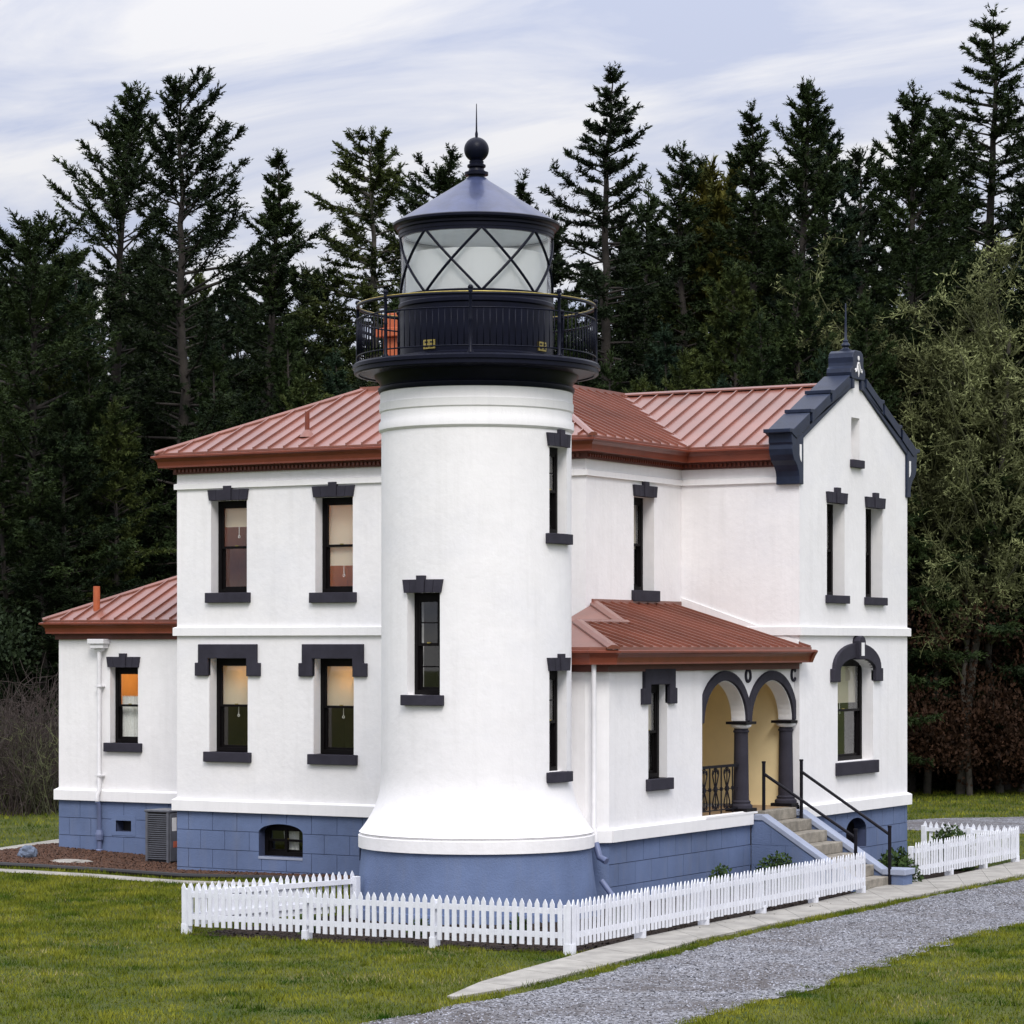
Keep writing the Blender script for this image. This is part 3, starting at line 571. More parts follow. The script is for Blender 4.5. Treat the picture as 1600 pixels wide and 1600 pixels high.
hpart(MB().box(FR(5.3), -.55, XA - .26, -.3, 0.35, ZF, 3.8), 'porch_side_wall', 'cream')
hpart(MB().box(FR(YW - .02), -.55, XA - .25, -.01, .012, ZF, 3.8), 'porch_side_wall', 'cream')
hpart(MB().box(WORLD, -.56, XA - .01, -8.87, -4.9, 3.72, 3.78), 'porch_ceiling', 'ceiling_cream')
a1 = SD(XA); zt = 3.86
def arc(c, a, z, b, k=24, ex=0): return [(c - (a + ex) * math.cos(math.pi * i / k), z + (b + ex) * math.sin(math.pi * i / k)) for i in range(k + 1)]
A1, A2 = (5.965, .835, 2.81, .70), (7.89, .87, 2.79, .71)
pl = [(YE, zt), (YE, 2.81)] + arc(*A1) + arc(*A2) + [(8.885, 2.79), (8.885, zt)]
hpart(MB().prism(a1, pl, -.26, 0), 'arcade_wall', 'stucco')
for A in (A1, A2):
    o_ = arc(*A, ex=.185); i_ = arc(*A, ex=.018); lim = lambda q: [(min(max(s, YE + .002), 8.87), z) for s, z in q]
    mid = 6.905
    if A is A1: o_ = [(min(s, mid - .003), z) for s, z in o_]
    else: o_ = [(max(s, mid + .003), z) for s, z in o_]
    hpart(MB().prism(a1, lim(o_) + lim(i_)[::-1], -.02, .05), 'arch_ring', 'slate_trim', bevel=.01)
for yc in (6.905, 8.83):
    hpart(MB().path([a1(yc + .095 * math.cos(t), .012, 3.605 + .105 * math.sin(t)) for t in np.linspace(0, 2 * math.pi, 25)[:-1]], .027, 8, True), 'roundel', 'slate_trim', smooth=True)
for yc, zc in ((6.92, 2.80), (8.80, 2.78)):
    cxx = XA - .13; m = MB().lathe([(0, ZF), (.2, ZF + .05), (.2, ZF + .11), (.16, ZF + .14), (.17, ZF + .17), (.138, ZF + .2), (.135, ZF + .4), (.122, zc - .26), (.122, zc - .2), (.14, zc - .19), (.14, zc - .165), (.124, zc - .15), (.124, zc - .12), (0, zc - .12)], 28, (cxx, yc))
    colm = hpart(m, 'column', 'slate_trim', smooth='auto')
    MB().box(SD(cxx), yc - .21, yc + .21, -.21, .21, ZF, ZF + .06).build('plinth', 'black_paint', colm, house, bevel=.008)
    MB().lathe([(.12, zc - .125), (.175, zc - .09), (.185, zc - .06), (.15, zc - .045)], 28, (cxx, yc)).build('echinus', 'stucco_trim', colm, house, smooth=True)
    MB().box(SD(cxx), yc - .21, yc + .21 if yc < 8 else 8.884, -.2, .2, zc - .05, zc - .002).build('abacus', 'black_paint', colm, house, bevel=.006)
hpart(MB().box(SD(-.545), 6.1, 6.45, -.01, .09, 2.74, 2.80), 'pilaster_cap', 'black_paint')
# wrought-iron balustrade between corridor wall and first column
rl = hpart(MB().box(a1, YE - .02, 6.75, -.13, -.09, ZF + .80, ZF + .845).box(a1, YE - .02, 6.75, -.12, -.10, ZF + .06, ZF + .08).box(a1, YE, 6.75, -.115, -.105, ZF + .42, ZF + .435), 'balustrade', 'iron')
for k in range(4):
    yc = 5.18 + k * .45; n = -.11
    MB().bar(a1(yc, n, ZF), a1(yc, n, ZF + .80), .014, 8).bar(a1(yc, n, ZF + .40), a1(yc, n, ZF + .46), .028, 8).build('baluster', 'iron', rl, house)
    if k < 3:
        y2 = yc + .225; m = MB().bar(a1(y2, n, ZF + .06), a1(y2, n, ZF + .80), .011, 6).bar(a1(y2, n - .02, ZF + .43), a1(y2, n + .02, ZF + .43), .05, 10)
        for sx in (1, -1):
            for sz in (1, -1):
                pts = [(0.02, .03), (.07, .14), (.105, .22), (.12, .28), (.10, .33), (.075, .31), (.085, .26)]
                m.path([a1(y2 + sx * p, n, ZF + .43 + sz * q) for p, q in pts], .012, 6)
                m.path([a1(y2 + sx * p, n, ZF + .43 + sz * q) for p, q in ((.0, .28), (.03, .31), (.055, .35), (.03, .365))], .010, 6)
        m.build('scroll_panel', 'iron', rl, house)

# ---- stair
XT, NS, TR = 1.62, 7, .30; ZG = -.135; RS = (ZF - ZG) / NS
stair = thing('front_steps', 'worn concrete steps with slate-blue cheek walls climbing to the arched porch', 'stairs', (2.6, 7.8, ZG))
for i in range(NS):
    z1 = ZF - i * RS; x1 = XT + i * TR
    MB().box(SD(0), 7.2, 8.5, 1.40 if i == 0 else x1 - TR - .02, x1, z1 - RS - (.0 if i < NS - 1 else .1), z1 + (.002 if i == 0 else 0)).build('step', 'concrete_step', stair, stair, bevel=.014)
sl_ = RS / TR
def cheek(y0, y1, xe, label):
    fr = Frame((0, y0, 0), (1, 0, 0), (0, -1, 0)); th = y1 - y0
    zt_ = lambda x: ZF - .05 - max(0, x - XT - .05) * sl_ * .98
    m = MB().prism(fr, [(1.452, -.4), (xe, -.4), (xe, zt_(xe) - .1), (XT + .05, zt_(0) - .1), (1.452, zt_(0) - .1)], -th + .03, -.03)
    wl = m.build('cheek_wall', 'foundation', stair, stair)
    for q, zz in enumerate((.645, .287, -.07)):
        pass
    MB().prism(fr, [(1.452, zt_(0) - .099), (XT + .05, zt_(0) - .099), (xe + .02, zt_(xe) - .099), (xe + .02, zt_(xe)), (XT + .05, zt_(0)), (1.452, zt_(0))], -th, .0).build('cheek_coping', 'blue_cap', stair, stair, bevel=.012)
    return zt_
cheek(6.93, 7.195, 3.34, 'near'); zt_ = cheek(8.505, 8.80, 3.30, 'far')
# scored block faces on the near cheek
frc = Frame((0, 6.955, 0), (1, 0, 0), (0, -1, 0))
for row, (za, zb_) in enumerate(((.645, 1.05), (.287, .645), (-.07, .287), (-.4, -.07))):
    x = 1.455; nxt = 1.455 + (.38 if row % 2 == 0 else .66)
    while x < 3.3:
        e = min(nxt, 3.3); top = lambda xx: min(zb_ - .006, zt_(xx) - .105)
        if top(x) > za + .02:
            xe_ = e - .006
            if top(xe_) < za + .01: xe_ = XT + .05 + (ZF - .05 - .105 - za) / (sl_ * .98)
            P_ = [(x, za), (xe_, za)] + ([(xe_, top(xe_))] if top(xe_) > za + .005 else [])
            xk = XT + .05 + (ZF - .155 - (zb_ - .006)) / (sl_ * .98)
            if x < xk < xe_: P_.append((xk, zb_ - .006))
            P_.append((x, top(x))); MB().prism(frc, P_, -.02, .006).build('cheek_block', 'foundation', stair, stair)
        x = e; nxt += .56
MB().box(SD(0), 8.46, 8.86, 3.34, 3.70, ZG - .1, .08).build('pedestal', 'foundation', stair, stair, bevel=.01); MB().box(SD(0), 8.42, 8.90, 3.30, 3.74, .082, .19).build('pedestal_cap', 'blue_cap', stair, stair, bevel=.015)
for yy, zb1, xt, label in ((7.32, ZF, 1.52, 'black pipe handrail on the fence side of the steps'), (8.44, ZF - RS, 1.74, 'black pipe handrail beside the gable wall on the steps')):
    xb = 3.27 if yy < 8 else 3.44; zb2 = (ZF - 5 * RS if yy < 8 else ZG) - .02; zt1, zt2 = 2.06, .925
    hr = thing('handrail', label, 'handrail', (xt, yy, zb1))
    for nm, x, a, b in (('post', xt, zb1 - .01, zt1), ('post', xb, zb2, zt2)): MB().bar((x, yy, a), (x, yy, b), .031, 12).bar((x, yy, b - .004), (x, yy, b + .03), .037, 12).build(nm, 'iron', hr, hr, smooth='auto')
    MB().bar((xt, yy, zt1 - .19), (xb, yy, zt2 - .13), .027, 12).build('rail', 'iron', hr, hr, smooth='auto')

# ---- eaves: gutter profiles swept round the walls with mitres
def sweep(prof, path, name, mt, parent, close=True):
    P = [Vector(p) for p in path]; n = len(P); m = MB(); k = len(prof); vs = []
    for i in range(n):
        ds = []
        if i > 0: ds.append((P[i] - P[i - 1]).normalized())
        if i < n - 1: ds.append((P[i + 1] - P[i]).normalized())
        ns_ = [Vector((d.y, -d.x)) for d in ds]; nn = ns_[0] if len(ns_) == 1 else (ns_[0] + ns_[1]) / (1 + ns_[0].dot(ns_[1]))
        vs += [(P[i].x + nn.x * a, P[i].y + nn.y * a, z) for a, z in prof]
    fs = [(i * k + j, (i + 1) * k + j, (i + 1) * k + (j + 1) % k, i * k + (j + 1) % k) for i in range(n - 1) for j in range(k)] + [tuple(range(k))[::-1], tuple(range((n - 1) * k, n * k))]
    m.add(vs, fs); return m.build(name, mt, parent, house)
main_path = [(XL, YB), (XL, YF), (XS, YF), (XS, YW), (1.06, YW)]
def gutter(path, zt, o, parent, sof=.34):
    """zt: top of the gutter; o: how far it stands out"""
    sweep([(-.02, zt - .35), (.055, zt - .35), (.055, zt - .255), (.11, zt - .255), (.11, zt - .235), (-.02, zt - .235)], path, 'soffit_mould', 'soffit', parent)
    sweep([(-.02, zt - .232), (o - .1, zt - .232), (o - .1, zt - .20), (o - .085, zt - .12), (o - .05, zt - .07), (o, zt - .045), (o, zt - .015), (o - .045, zt), (-.02, zt)], path, 'gutter', 'gutter_red', parent)
    sweep([(o - .22, zt + .001), (o - .065, zt + .001), (o - .065, zt + .045), (o - .22, zt + .045)], path, 'drip_edge', 'roof_red', parent)
PITCH = .455; OV = .36; ZE = 7.80; RUN = 2.92; ZT = ZE + RUN * PITCH
mroof = hpart(MB().box(WORLD, XL + .2, XS - .2, -YB + .2, -YF - .2, 7.36, 7.41), 'main_roof', 'soffit')
gutter(main_path, 7.74, OV, mroof)
m = MB()                                       # dentils under the eaves
for a, b, fr in ((XL, XS, f1), (YF, YW, s1), (XS + .12, 1.05, f2)):
    for q in range(int((b - a) / .09)): m.box(fr, a + q * .09, a + q * .09 + .045, .05, .085, 7.425, 7.478)
m.build('dentils', 'gutter_red', mroof, house, kind='stuff')
def clip(poly, a0, a1):
    for lim, sg in ((a0, 1), (a1, -1)):
        out = []
        for i in range(len(poly)):
            p, q = poly[i - 1], poly[i]; ip, iq = (p[0] - lim) * sg >= 0, (q[0] - lim) * sg >= 0
            if ip != iq: t = (lim - p[0]) / (q[0] - p[0]); out.append((lim, p[1] + t * (q[1] - p[1])))
            if iq: out.append(q)
        poly = out
        if not poly: return []
    return poly
def roof_plane(parent, o, e, h, z0, pitch, poly, sp=.345, start=.0):
    """plan polygon -> standing-seam panels, each a mesh with its own rib"""
    o, e, h = Vector(o), Vector(e), Vector(h); ab = [((Vector(p) - o).dot(e), (Vector(p) - o).dot(h)) for p in poly]
    W = lambda a, b, dz=0: Vector((*(o + e * a + h * b), z0 + b * pitch + dz))
    lo, hi = min(a for a, b in ab), max(a for a, b in ab); a = lo + start - (sp if start else 0)
    while a < hi - .01:
        c = clip(ab, max(a, lo), min(a + sp, hi)); c = [p for i, p in enumerate(c) if (abs(p[0] - c[i - 1][0]) + abs(p[1] - c[i - 1][1])) > 1e-4]
        if len(c) >= 3:
            m = MB(); k = len(c); m.add([W(*p, -.03) for p in c] + [W(*p) for p in c], [tuple(range(k))[::-1], tuple(range(k, 2 * k))] + [(i, (i + 1) % k, k + (i + 1) % k, k + i) for i in range(k)])
            cc = clip(ab, max(a, lo) + .0005, max(a, lo) + .03)
            if len(cc) >= 3 and a > lo - .001:
                b0, b1 = min(p[1] for p in cc), max(p[1] for p in cc); x = max(a, lo) + .014
                if b1 - b0 > .05:
                    vs = [W(x + s * .013, b_, dz) for b_ in (b0, b1 - .01) for dz in (-.005, .045) for s in (-1, 1)]; m.add(vs, [(0, 2, 3, 1), (4, 5, 7, 6), (0, 1, 5, 4), (2, 6, 7, 3), (0, 4, 6, 2), (1, 3, 7, 5)])
            m.build('roof_panel', 'roof_red', parent, house)
        a += sp
def cap(parent, pts, r=.05, name='ridge_cap'):
    for p, q in zip(pts[:-1], pts[1:]):
        p, q = Vector(p), Vector(q); d = (q - p).normalized(); sd_ = d.cross(UP).normalized(); up = sd_.cross(d)
        k = [(-r * 1.5, -.015), (-r * 1.5, .012), (-r * .5, .05), (r * .5, .05), (r * 1.5, .012), (r * 1.5, -.015)]
        vs = [x + sd_ * a + up * b for x in (p, q) for a, b in k]; MB().add(vs, [(i, (i + 1) % 6, 6 + (i + 1) % 6, 6 + i) for i in range(6)] + [tuple(range(6))[::-1], tuple(range(6, 12))]).build(name, 'roof_red', parent, house)
xl, xr, yf = XL - OV + .06, XS + OV - .06, YF - OV + .06; R_ = RUN - .06
dx0, dx1, dy0, dy1 = xl + R_, xr - R_, yf + R_, YW - OV + .06 + R_
z_e = ZE - .02
roof_plane(mroof, (xl, yf), (1, 0), (0, 1), z_e, PITCH, [(xl, yf), (xr, yf), (dx1, dy0), (dx0, dy0)], start=.2)
yv = YW - OV + .06
roof_plane(mroof, (xr, yf), (0, 1), (-1, 0), z_e, PITCH, [(xr, yf), (xr, yv), (dx1, dy1), (dx1, dy0)], start=.15)
roof_plane(mroof, (xr, yv), (1, 0), (0, 1), z_e, PITCH, [(xr, yv), (1.09, yv), (1.09, dy1), (dx1, dy1)], start=.1)
yb2 = 2 * dy1 - yv
roof_plane(mroof, (1.09, yb2), (-1, 0), (0, -1), z_e, PITCH, [(1.09, yb2), (dx1 - R_, yb2), (dx0, dy1), (1.09, dy1)])
roof_plane(mroof, (xl, yb2), (0, -1), (1, 0), z_e, PITCH, [(xl, yb2), (xl, yf), (dx0, dy0), (dx0, dy1)])
zt_r = z_e + R_ * PITCH
MB().box(WORLD, dx0 - .05, dx1 + .05, -dy1 - .05, -dy0 + .05, zt_r - .03, zt_r + .06).build('roof_deck', 'roof_red', mroof, house)
cap(mroof, [(xl, yf, z_e), (dx0, dy0, zt_r)]); cap(mroof, [(xr, yf, z_e), (dx1, dy0, zt_r)]); cap(mroof, [(xr, yv, z_e - .02), (dx1, dy1, zt_r - .02)], .07, 'valley'); cap(mroof, [(dx1 - .1, dy1, zt_r + .01), (1.1, dy1, zt_r + .01)], .06)
PVY = 5.5; pv = onY(480, 690, PVY); zz = z_e + (PVY - yf) * PITCH
MB().bar((pv.x, PVY, zz - .05), (pv.x, PVY, onY(480, 643, PVY).z), .045, 12).build('vent_pipe', 'gutter_red', mroof, house); MB().lathe([(.16, zz - .04), (.10, zz + .04), (.05, zz + .1)], 16, (pv.x, PVY)).build('pipe_flashing', 'roof_red', mroof, house)
chx, chy = -7.05, 8.3
ch_ = hpart(MB().box(WORLD, chx - .05, chx + .75, -chy - .6, -chy, 8.6, 10.15).box(WORLD, chx - .05, chx + .75, -chy - .6, -chy, 10.33, 10.62), 'chimney', 'chimney_paint', bevel=.015)
MB().box(WORLD, chx - .16, chx + .86, -chy - .71, -chy + .11, 10.152, 10.328).build('chimney_band', 'chimney_paint', ch_, house, bevel=.015)
# left wing roof
OW = .29; lw = [(XW, 12.6), (XW, YL), (XL - .001, YL)]
lroof = hpart(MB().box(WORLD, XW + .2, XL - .01, -12.5, -YL - .2, 4.24, 4.28), 'wing_roof', 'soffit'); gutter(lw, 4.61, OW, lroof)
xw, yw = XW - OW + .06, YL - OW + .06; yr = (yw + 12.6 + OW) / 2; rr = yr - yw; ze2 = 4.65
roof_plane(lroof, (xw, yw), (1, 0), (0, 1), ze2, PITCH, [(xw, yw), (XL, yw), (XL, yr), (xw + rr, yr)], start=.1)
roof_plane(lroof, (xw, 12.8), (0, -1), (1, 0), ze2, PITCH, [(xw, 2 * yr - yw), (xw, yw), (xw + rr, yr)]); roof_plane(lroof, (XL, 2 * yr - yw), (-1, 0), (0, -1), ze2, PITCH, [(XL, 2 * yr - yw), (xw, 2 * yr - yw), (xw + rr, yr), (XL, yr)])
cap(lroof, [(xw, yw, ze2), (xw + rr, yr, ze2 + rr * PITCH)]); pp = onX(151, 930, xw + 1.0)
MB().bar((pp.x, pp.y, 4.7), (pp.x, pp.y, onX(151, 916, xw + 1.0).z), .07, 12).build('vent_pipe', 'chimney_paint', lroof, house)
# porch roof
PP = .30; xe = 1.80; ye = 1.24; zp = 4.06; xr2 = .3; yk = 4.31; xw2 = XS + .0
proof = hpart(MB().box(WORLD, -.5, XP - .02, -8.86, -1.75, 3.80, 3.85), 'porch_roof', 'soffit')
gutter([(.1, cy0), (cx0 + .12, cy0), (XP, cy0 + .16), (XP, 8.88)], 4.06, .36, proof); sweep([(.0, 3.828), (.26, 3.828), (.31, 3.94), (.36, 4.015), (.36, 4.045), (.315, 4.06), (.0, 4.06)], [(XG - .045, 8.881), (XG - .045, 9.0)], 'gutter', 'gutter_red', proof)
roof_plane(proof, (xe - .07, ye + .07), (0, 1), (-1, 0), zp + .03, PP, [(xe - .07, ye + .07), (xe - .07, YW), (xw2, YW), (xw2, yk + (xr2 - xw2)), (xr2, yk), (xr2, ye + xe - xr2)], start=.3)
roof_plane(proof, (xe - .07, ye + .07), (-1, 0), (0, 1), zp + .03, PP, [(xe - .07, ye + .07), (xr2, ye + xe - xr2), (xr2 - (xe - .07 - xr2), ye + .07)], sp=3)
roof_plane(proof, (xr2, yk), (-1, 0), (0, 1), zp + .03 + (xe - .07 - xr2) * PP, PP, [(xr2, yk), (xw2, yk + xr2 - xw2), (xw2, yk)], sp=3)
zr_ = zp + .03 + (xe - .07 - xr2) * PP; ztp = zp + .03 + (xe - .07 - xw2) * PP
roof_plane(proof, (xr2 - 1.43, ye), (0, 1), (1, 0), zp + .03, PP, [(xr2 - 1.43, ye + .07), (xr2 - 1.43, 5.15), (xr2, 5.15), (xr2, ye + xe - xr2)], sp=5)
cap(proof, [(xe - .07, ye + .07, zp + .03), (xr2, ye + xe - xr2, zr_)], .07); cap(proof, [(xr2, ye + xe - xr2, zr_), (xr2, yk + .1, zr_)], .07); cap(proof, [(xr2 - .02, yk + .02, zr_), (xw2, yk + xr2 - xw2, ztp)], .07)
MB().box(s1, yk + xr2 - xw2 - .1, YW, -.02, .03, ztp - .05, ztp + .07).build('flashing', 'roof_red', proof, house); MB().prism(f2, [(xw2, ztp - .05), (xe - .3, zp + .09), (xe - .3, zp + .16), (xw2, ztp + .15)], -.02, .035).build('flashing', 'stucco_trim', proof, house)
# porch downspout between corridor and tower
downspout([(1.38, 1.30, 3.84), (1.38, 1.30, 1.28), (1.44, 1.25, 1.15), (1.44, 1.25, 1.02)], .04); downspout([(1.44, 1.25, 1.018), (1.52, 1.23, .80), (1.66, 1.2, .74)], .055, mt='blue_metal'); downspout([(1.50, 1.33, .42), (1.84, 1.3, .05)], .045, mt='blue_metal')

# ================================================================== LIGHTHOUSE TOWER
tower = thing('lighthouse_tower', 'round white lighthouse tower with black gallery and diamond-paned lantern room', 'lighthouse', (0, 0, 0))
def tpart(m, name, mt, parent=None, **k): return m.build(name, mt, parent or tower, tower, **k)
RT = 1.485; AZ0 = math.degrees(math.atan2(-VIEW.y, -VIEW.x))
tf = Frame((0, 0, 0), (1, 0, 0), (0, -1, 0), RT); ts = Frame((0, 0, 0), (0, 1, 0), (1, 0, 0), RT)
def cyl_span(fr_, px0, px1, front=True):
    """true arc lengths of two photo columns on the tower's skin"""
    out = []
    for px in (px0, px1):
        sn = ((px - 744.5) / 100.0) / RT; out.append((math.radians(AZ0) + math.asin(sn) - (math.radians(-90) if front else 0)) * RT)
    return out
zt_at = lambda py, dn=0: 4.1 + (H0 - py) * (42.94 - dn) / F
TW = []
for front, p0, p1, ya, yb in ((True, 640.5, 691, 926, 1086), (False, 856, 884.5, 698, 834), (False, 857, 884.5, 1048, 1206)):
    a, b = cyl_span(None, p0, p1, front); dn = 1.25 if front else .75; TW.append((tf if front else ts, a, b, zt_at(yb, dn), zt_at(ya, dn), -math.pi / 2 if front else 0))
# shaft skin on an angle/height grid with the window openings left out
base_ang = list(np.linspace(-math.pi, math.pi, 97)[:-1]); zlev = [1.92] + list(np.linspace(2.05, 7.44, 14))
cells = []; ang = set(round(a, 6) for a in base_ang); zs_ = set(round(z, 5) for z in zlev)
for fr, a, b, c, d, az in TW:
    t0, t1 = az + a / RT, az + b / RT; ang = {x for x in ang if not (abs(x - t0) < .03 or abs(x - t1) < .03)} | {round(t0, 6), round(t1, 6)}; zs_ |= {round(c, 5), round(d, 5)}; cells.append((t0, t1, c, d))
ang = sorted(ang); zs_ = sorted(zs_); m = MB(); rs_ = lambda z: 1.497 if z < 2.0 else RT
Pc = lambda t, r, z: (r * math.cos(t), r * math.sin(t), z)
for i in range(len(ang)):
    t0, t1 = ang[i], ang[(i + 1) % len(ang)] + (2 * math.pi if i == len(ang) - 1 else 0)
    for c, d in zip(zs_[:-1], zs_[1:]):
        if any(q[0] - 1e-4 < (t0 + t1) / 2 < q[1] + 1e-4 and q[2] < (c + d) / 2 < q[3] for q in cells): continue
        m.add([Pc(t0, RT, c), Pc(t1, RT, c), Pc(t1, RT, d), Pc(t0, RT, d)], [(0, 1, 2, 3)])
for t0, t1, c, d in cells:
    A = [t for t in ang if t0 - 1e-4 <= t <= t1 + 1e-4]
    for t in (t0, t1): m.add([Pc(t, RT, c), Pc(t, RT - .35, c), Pc(t, RT - .35, d), Pc(t, RT, d)], [(0, 1, 2, 3)])
    for u, v in zip(A[:-1], A[1:]):
        for z in (c, d): m.add([Pc(u, RT, z), Pc(v, RT, z), Pc(v, RT - .35, z), Pc(u, RT - .35, z)], [(0, 1, 2, 3)])
tpart(m, 'shaft', 'stucco', smooth='auto')
for k, (fr, a, b, c, d, az) in enumerate(TW):
    wn = window(tower, fr, a, b, c, d, depth=.15, sill=(c - .16, c, .07), room='room_dark', room_w=.1, room_d=.9, muntin=(0, 1), light=0)
    lintel_jack(wn, tower, fr, a - .03, b + .03, d, .2, .06, .05)
fl_ = [(RT + .335 * (t ** 2.3), 2.18 - .93 * t) for t in np.linspace(0, 1, 15)]
tpart(MB().lathe([(1.3, 2.2)] + fl_ + [(1.835, 1.235), (1.80, 1.225), (1.80, 1.20), (1.845, 1.185), (1.845, 1.0), (1.7, .985)], 96), 'flared_base', 'stucco', smooth='auto')
tpart(MB().lathe([(1.6, 1.0), (1.79, .999), (1.83, .6), (1.90, .12), (1.90, .09), (1.97, .085), (1.98, -.06), (1.99, -.25)], 96), 'base_drum', 'foundation', smooth='auto')
tpart(MB().lathe([(1.4, 7.38), (1.50, 7.44), (1.525, 7.47), (1.525, 7.58), (1.495, 7.62), (1.495, 7.74), (1.515, 7.76), (1.52, 7.88), (1.505, 7.90), (1.505, 8.06), (1.4, 8.08)], 96), 'tower_cornice', 'stucco_trim', smooth='auto')
tpart(MB().lathe([(1.3, 8.02), (1.52, 8.055), (1.535, 8.09), (1.535, 8.13), (1.50, 8.15), (1.52, 8.22), (1.58, 8.28), (1.60, 8.33), (1.82, 8.36), (1.84, 8.36), (1.84, 8.34), (1.89, 8.34), (1.91, 8.36), (1.91, 8.42), (1.935, 8.43), (1.935, 8.48), (1.90, 8.51), (1.0, 8.52)], 96), 'gallery', 'navy_iron', smooth='auto')
tpart(MB().lathe([(1.0, 8.515), (1.235, 8.52), (1.235, 8.60), (1.195, 8.63), (1.195, 9.36), (1.22, 9.38), (1.22, 9.43), (1.20, 9.45), (1.20, 9.53), (1.0, 9.535)], 96), 'watch_room', 'navy_iron', smooth='auto')
def plate(name, phi, z0, z1, hw, r, mt, th=.02, parent=None):
    t = math.radians(AZ0 + phi); fr = Frame((0, 0, 0), (-math.sin(t), math.cos(t), 0), (math.cos(t), math.sin(t), 0), r)
    return tpart(MB().box(fr, -hw, hw, -.01, th, z0, z1, 3), name, mt, parent)
for phi in (-36, 58):
    v = plate('vent', phi, 8.66, 8.80, .11, 1.195, 'brass')
    for q in range(2): plate('vent_slot', phi + (-2.4 if q else 2.4), 8.685, 8.715, .03, 1.214, 'dark_gap', .006, v); plate('vent_slot', phi + (-2.4 if q else 2.4), 8.75, 8.775, .03, 1.214, 'dark_gap', .006, v)
# gallery rail
RR = 1.86
ring = lambda r, z, k=72: [(r * math.cos(2 * math.pi * i / k), r * math.sin(2 * math.pi * i / k), z) for i in range(k)]
rail = tpart(MB().path(ring(RR, 9.40), .022, 8, True), 'gallery_railing', 'navy_iron', smooth=True)
MB().path(ring(RR, 9.428), .010, 6, True).build('handrail_strip', 'brass', rail, tower, smooth=True)
for z in (9.19, 8.62): MB().path(ring(RR, z), .013, 6, True).build('rail_ring', 'navy_iron', rail, tower, smooth=True)
pm = MB().lathe([(0, 0), (.05, 0), (.05, .03), (.028, .06), (.026, .5), (.032, .52), (.026, .54), (.024, .92), (.036, .94), (.02, .955), (.04, .985), (.042, 1.0), (.03, 1.03), (0, 1.04)], 14)
def pmesh(m, name, mt):
    me = bpy.data.meshes.new(name); me.from_pydata(m.v, [], m.f); me.materials.append(MATS[mt]); me.shade_smooth(); return me
post_me = pmesh(pm, 'gallery_post', 'navy_iron'); bal_me = pmesh(MB().bar((0, 0, 8.62), (0, 0, 9.19), .008, 6), 'gallery_baluster', 'navy_iron')
for i in range(8):
    t = math.radians(AZ0 - 2 + 45 * i); shared('post', post_me, rail, (RR * math.cos(t), RR * math.sin(t), 8.49))
    for q in range(1, 15): u = t + math.radians(45 * q / 15); shared('baluster', bal_me, rail, (RR * math.cos(u), RR * math.sin(u), 0))
# lantern glazing: eight lozenges with triangles above and below, separate curved panes
ZL0, ZL1, RL = 9.53, 10.50, 1.185; ZM = (ZL0 + ZL1) / 2
lant = tpart(MB().lathe([(RL - .05, ZL0 - .01), (RL + .02, ZL0 - .01), (RL + .02, ZL0 + .03), (RL - .05, ZL0 + .03)], 96).lathe([(RL - .05, ZL1 - .03), (RL + .02, ZL1 - .03), (RL + .02, ZL1 + .02), (RL - .05, ZL1 + .02)], 96), 'lantern_room', 'navy_iron', smooth='auto')
def pane(rows):
    m = MB(); k = 10; vs = []
    for z, a, b in rows: vs += [(RL * math.cos(math.radians(a + (b - a) * i / k)), RL * math.sin(math.radians(a + (b - a) * i / k)), z) for i in range(k + 1)]
    fs = [(r * (k + 1) + i, r * (k + 1) + i + 1, (r + 1) * (k + 1) + i + 1, (r + 1) * (k + 1) + i) for r in range(len(rows) - 1) for i in range(k)]
    return m.add(vs, fs).build('pane', 'glass', lant, tower, smooth=True)
for i in range(8):
    c = AZ0 + 4.5 + 45 * i; h_ = 22.4
    pane([(ZL0 + (ZL1 - ZL0) * t, c - h_ * (1 - abs(2 * t - 1)) - .01, c + h_ * (1 - abs(2 * t - 1)) + .01) for t in np.linspace(0, 1, 9)])
    for lo, hi in ((ZL1, ZM), (ZL0, ZM)): pane([(lo + (hi - lo) * t, c + 22.5 - h_ * (1 - t) - .01, c + 22.5 + h_ * (1 - t) + .01) for t in np.linspace(0, 1, 5)])
    for sg in (1, -1):
        MB().path([((RL + .003) * math.cos(math.radians(c + sg * 45 * t)), (RL + .003) * math.sin(math.radians(c + sg * 45 * t)), ZL1 - (ZL1 - ZL0) * t) for t in np.linspace(0, 1, 17)], .022, 6).build('glazing_bar', 'navy_iron', lant, tower, smooth=True)
mt_ = bpy.data.materials.new('drape_cloth'); mt_.use_nodes = True; t_ = mt_.node_tree; t_.nodes.remove(t_.nodes['Principled BSDF'])
d1 = N(t_, 'ShaderNodeBsdfDiffuse'); d1.inputs[0].default_value = (.93, .94, .94, 1); d2 = N(t_, 'ShaderNodeBsdfTranslucent'); d2.inputs[0].default_value = (.85, .88, .88, 1); ms_ = N(t_, 'ShaderNodeMixShader', inp={0: .55})
t_.links.new(d1.outputs[0], ms_.inputs[1]); t_.links.new(d2.outputs[0], ms_.inputs[2]); t_.links.new(ms_.outputs[0], t_.nodes['Material Output'].inputs[0]); MATS['drape_cloth'] = mt_
def drape(r, z0, z1, a0, a1, name, mtl, wob=0):
    m = MB(); k = 60; vs = []
    for i in range(k + 1): t = math.radians(AZ0 + a0 + (a1 - a0) * i / k); vs += [(r * math.cos(t), r * math.sin(t), z0), (r * math.cos(t), r * math.sin(t), z1 + wob * math.sin(i * .35))]
    m.add(vs, [(2 * i, 2 * i + 2, 2 * i + 3, 2 * i + 1) for i in range(k)]).build(name, mtl, lant, tower, smooth=True)
drape(1.08, ZL0, ZL0 + .62, -72, 300 - 8, 'white_drape', 'drape_cloth', .012) if False else None
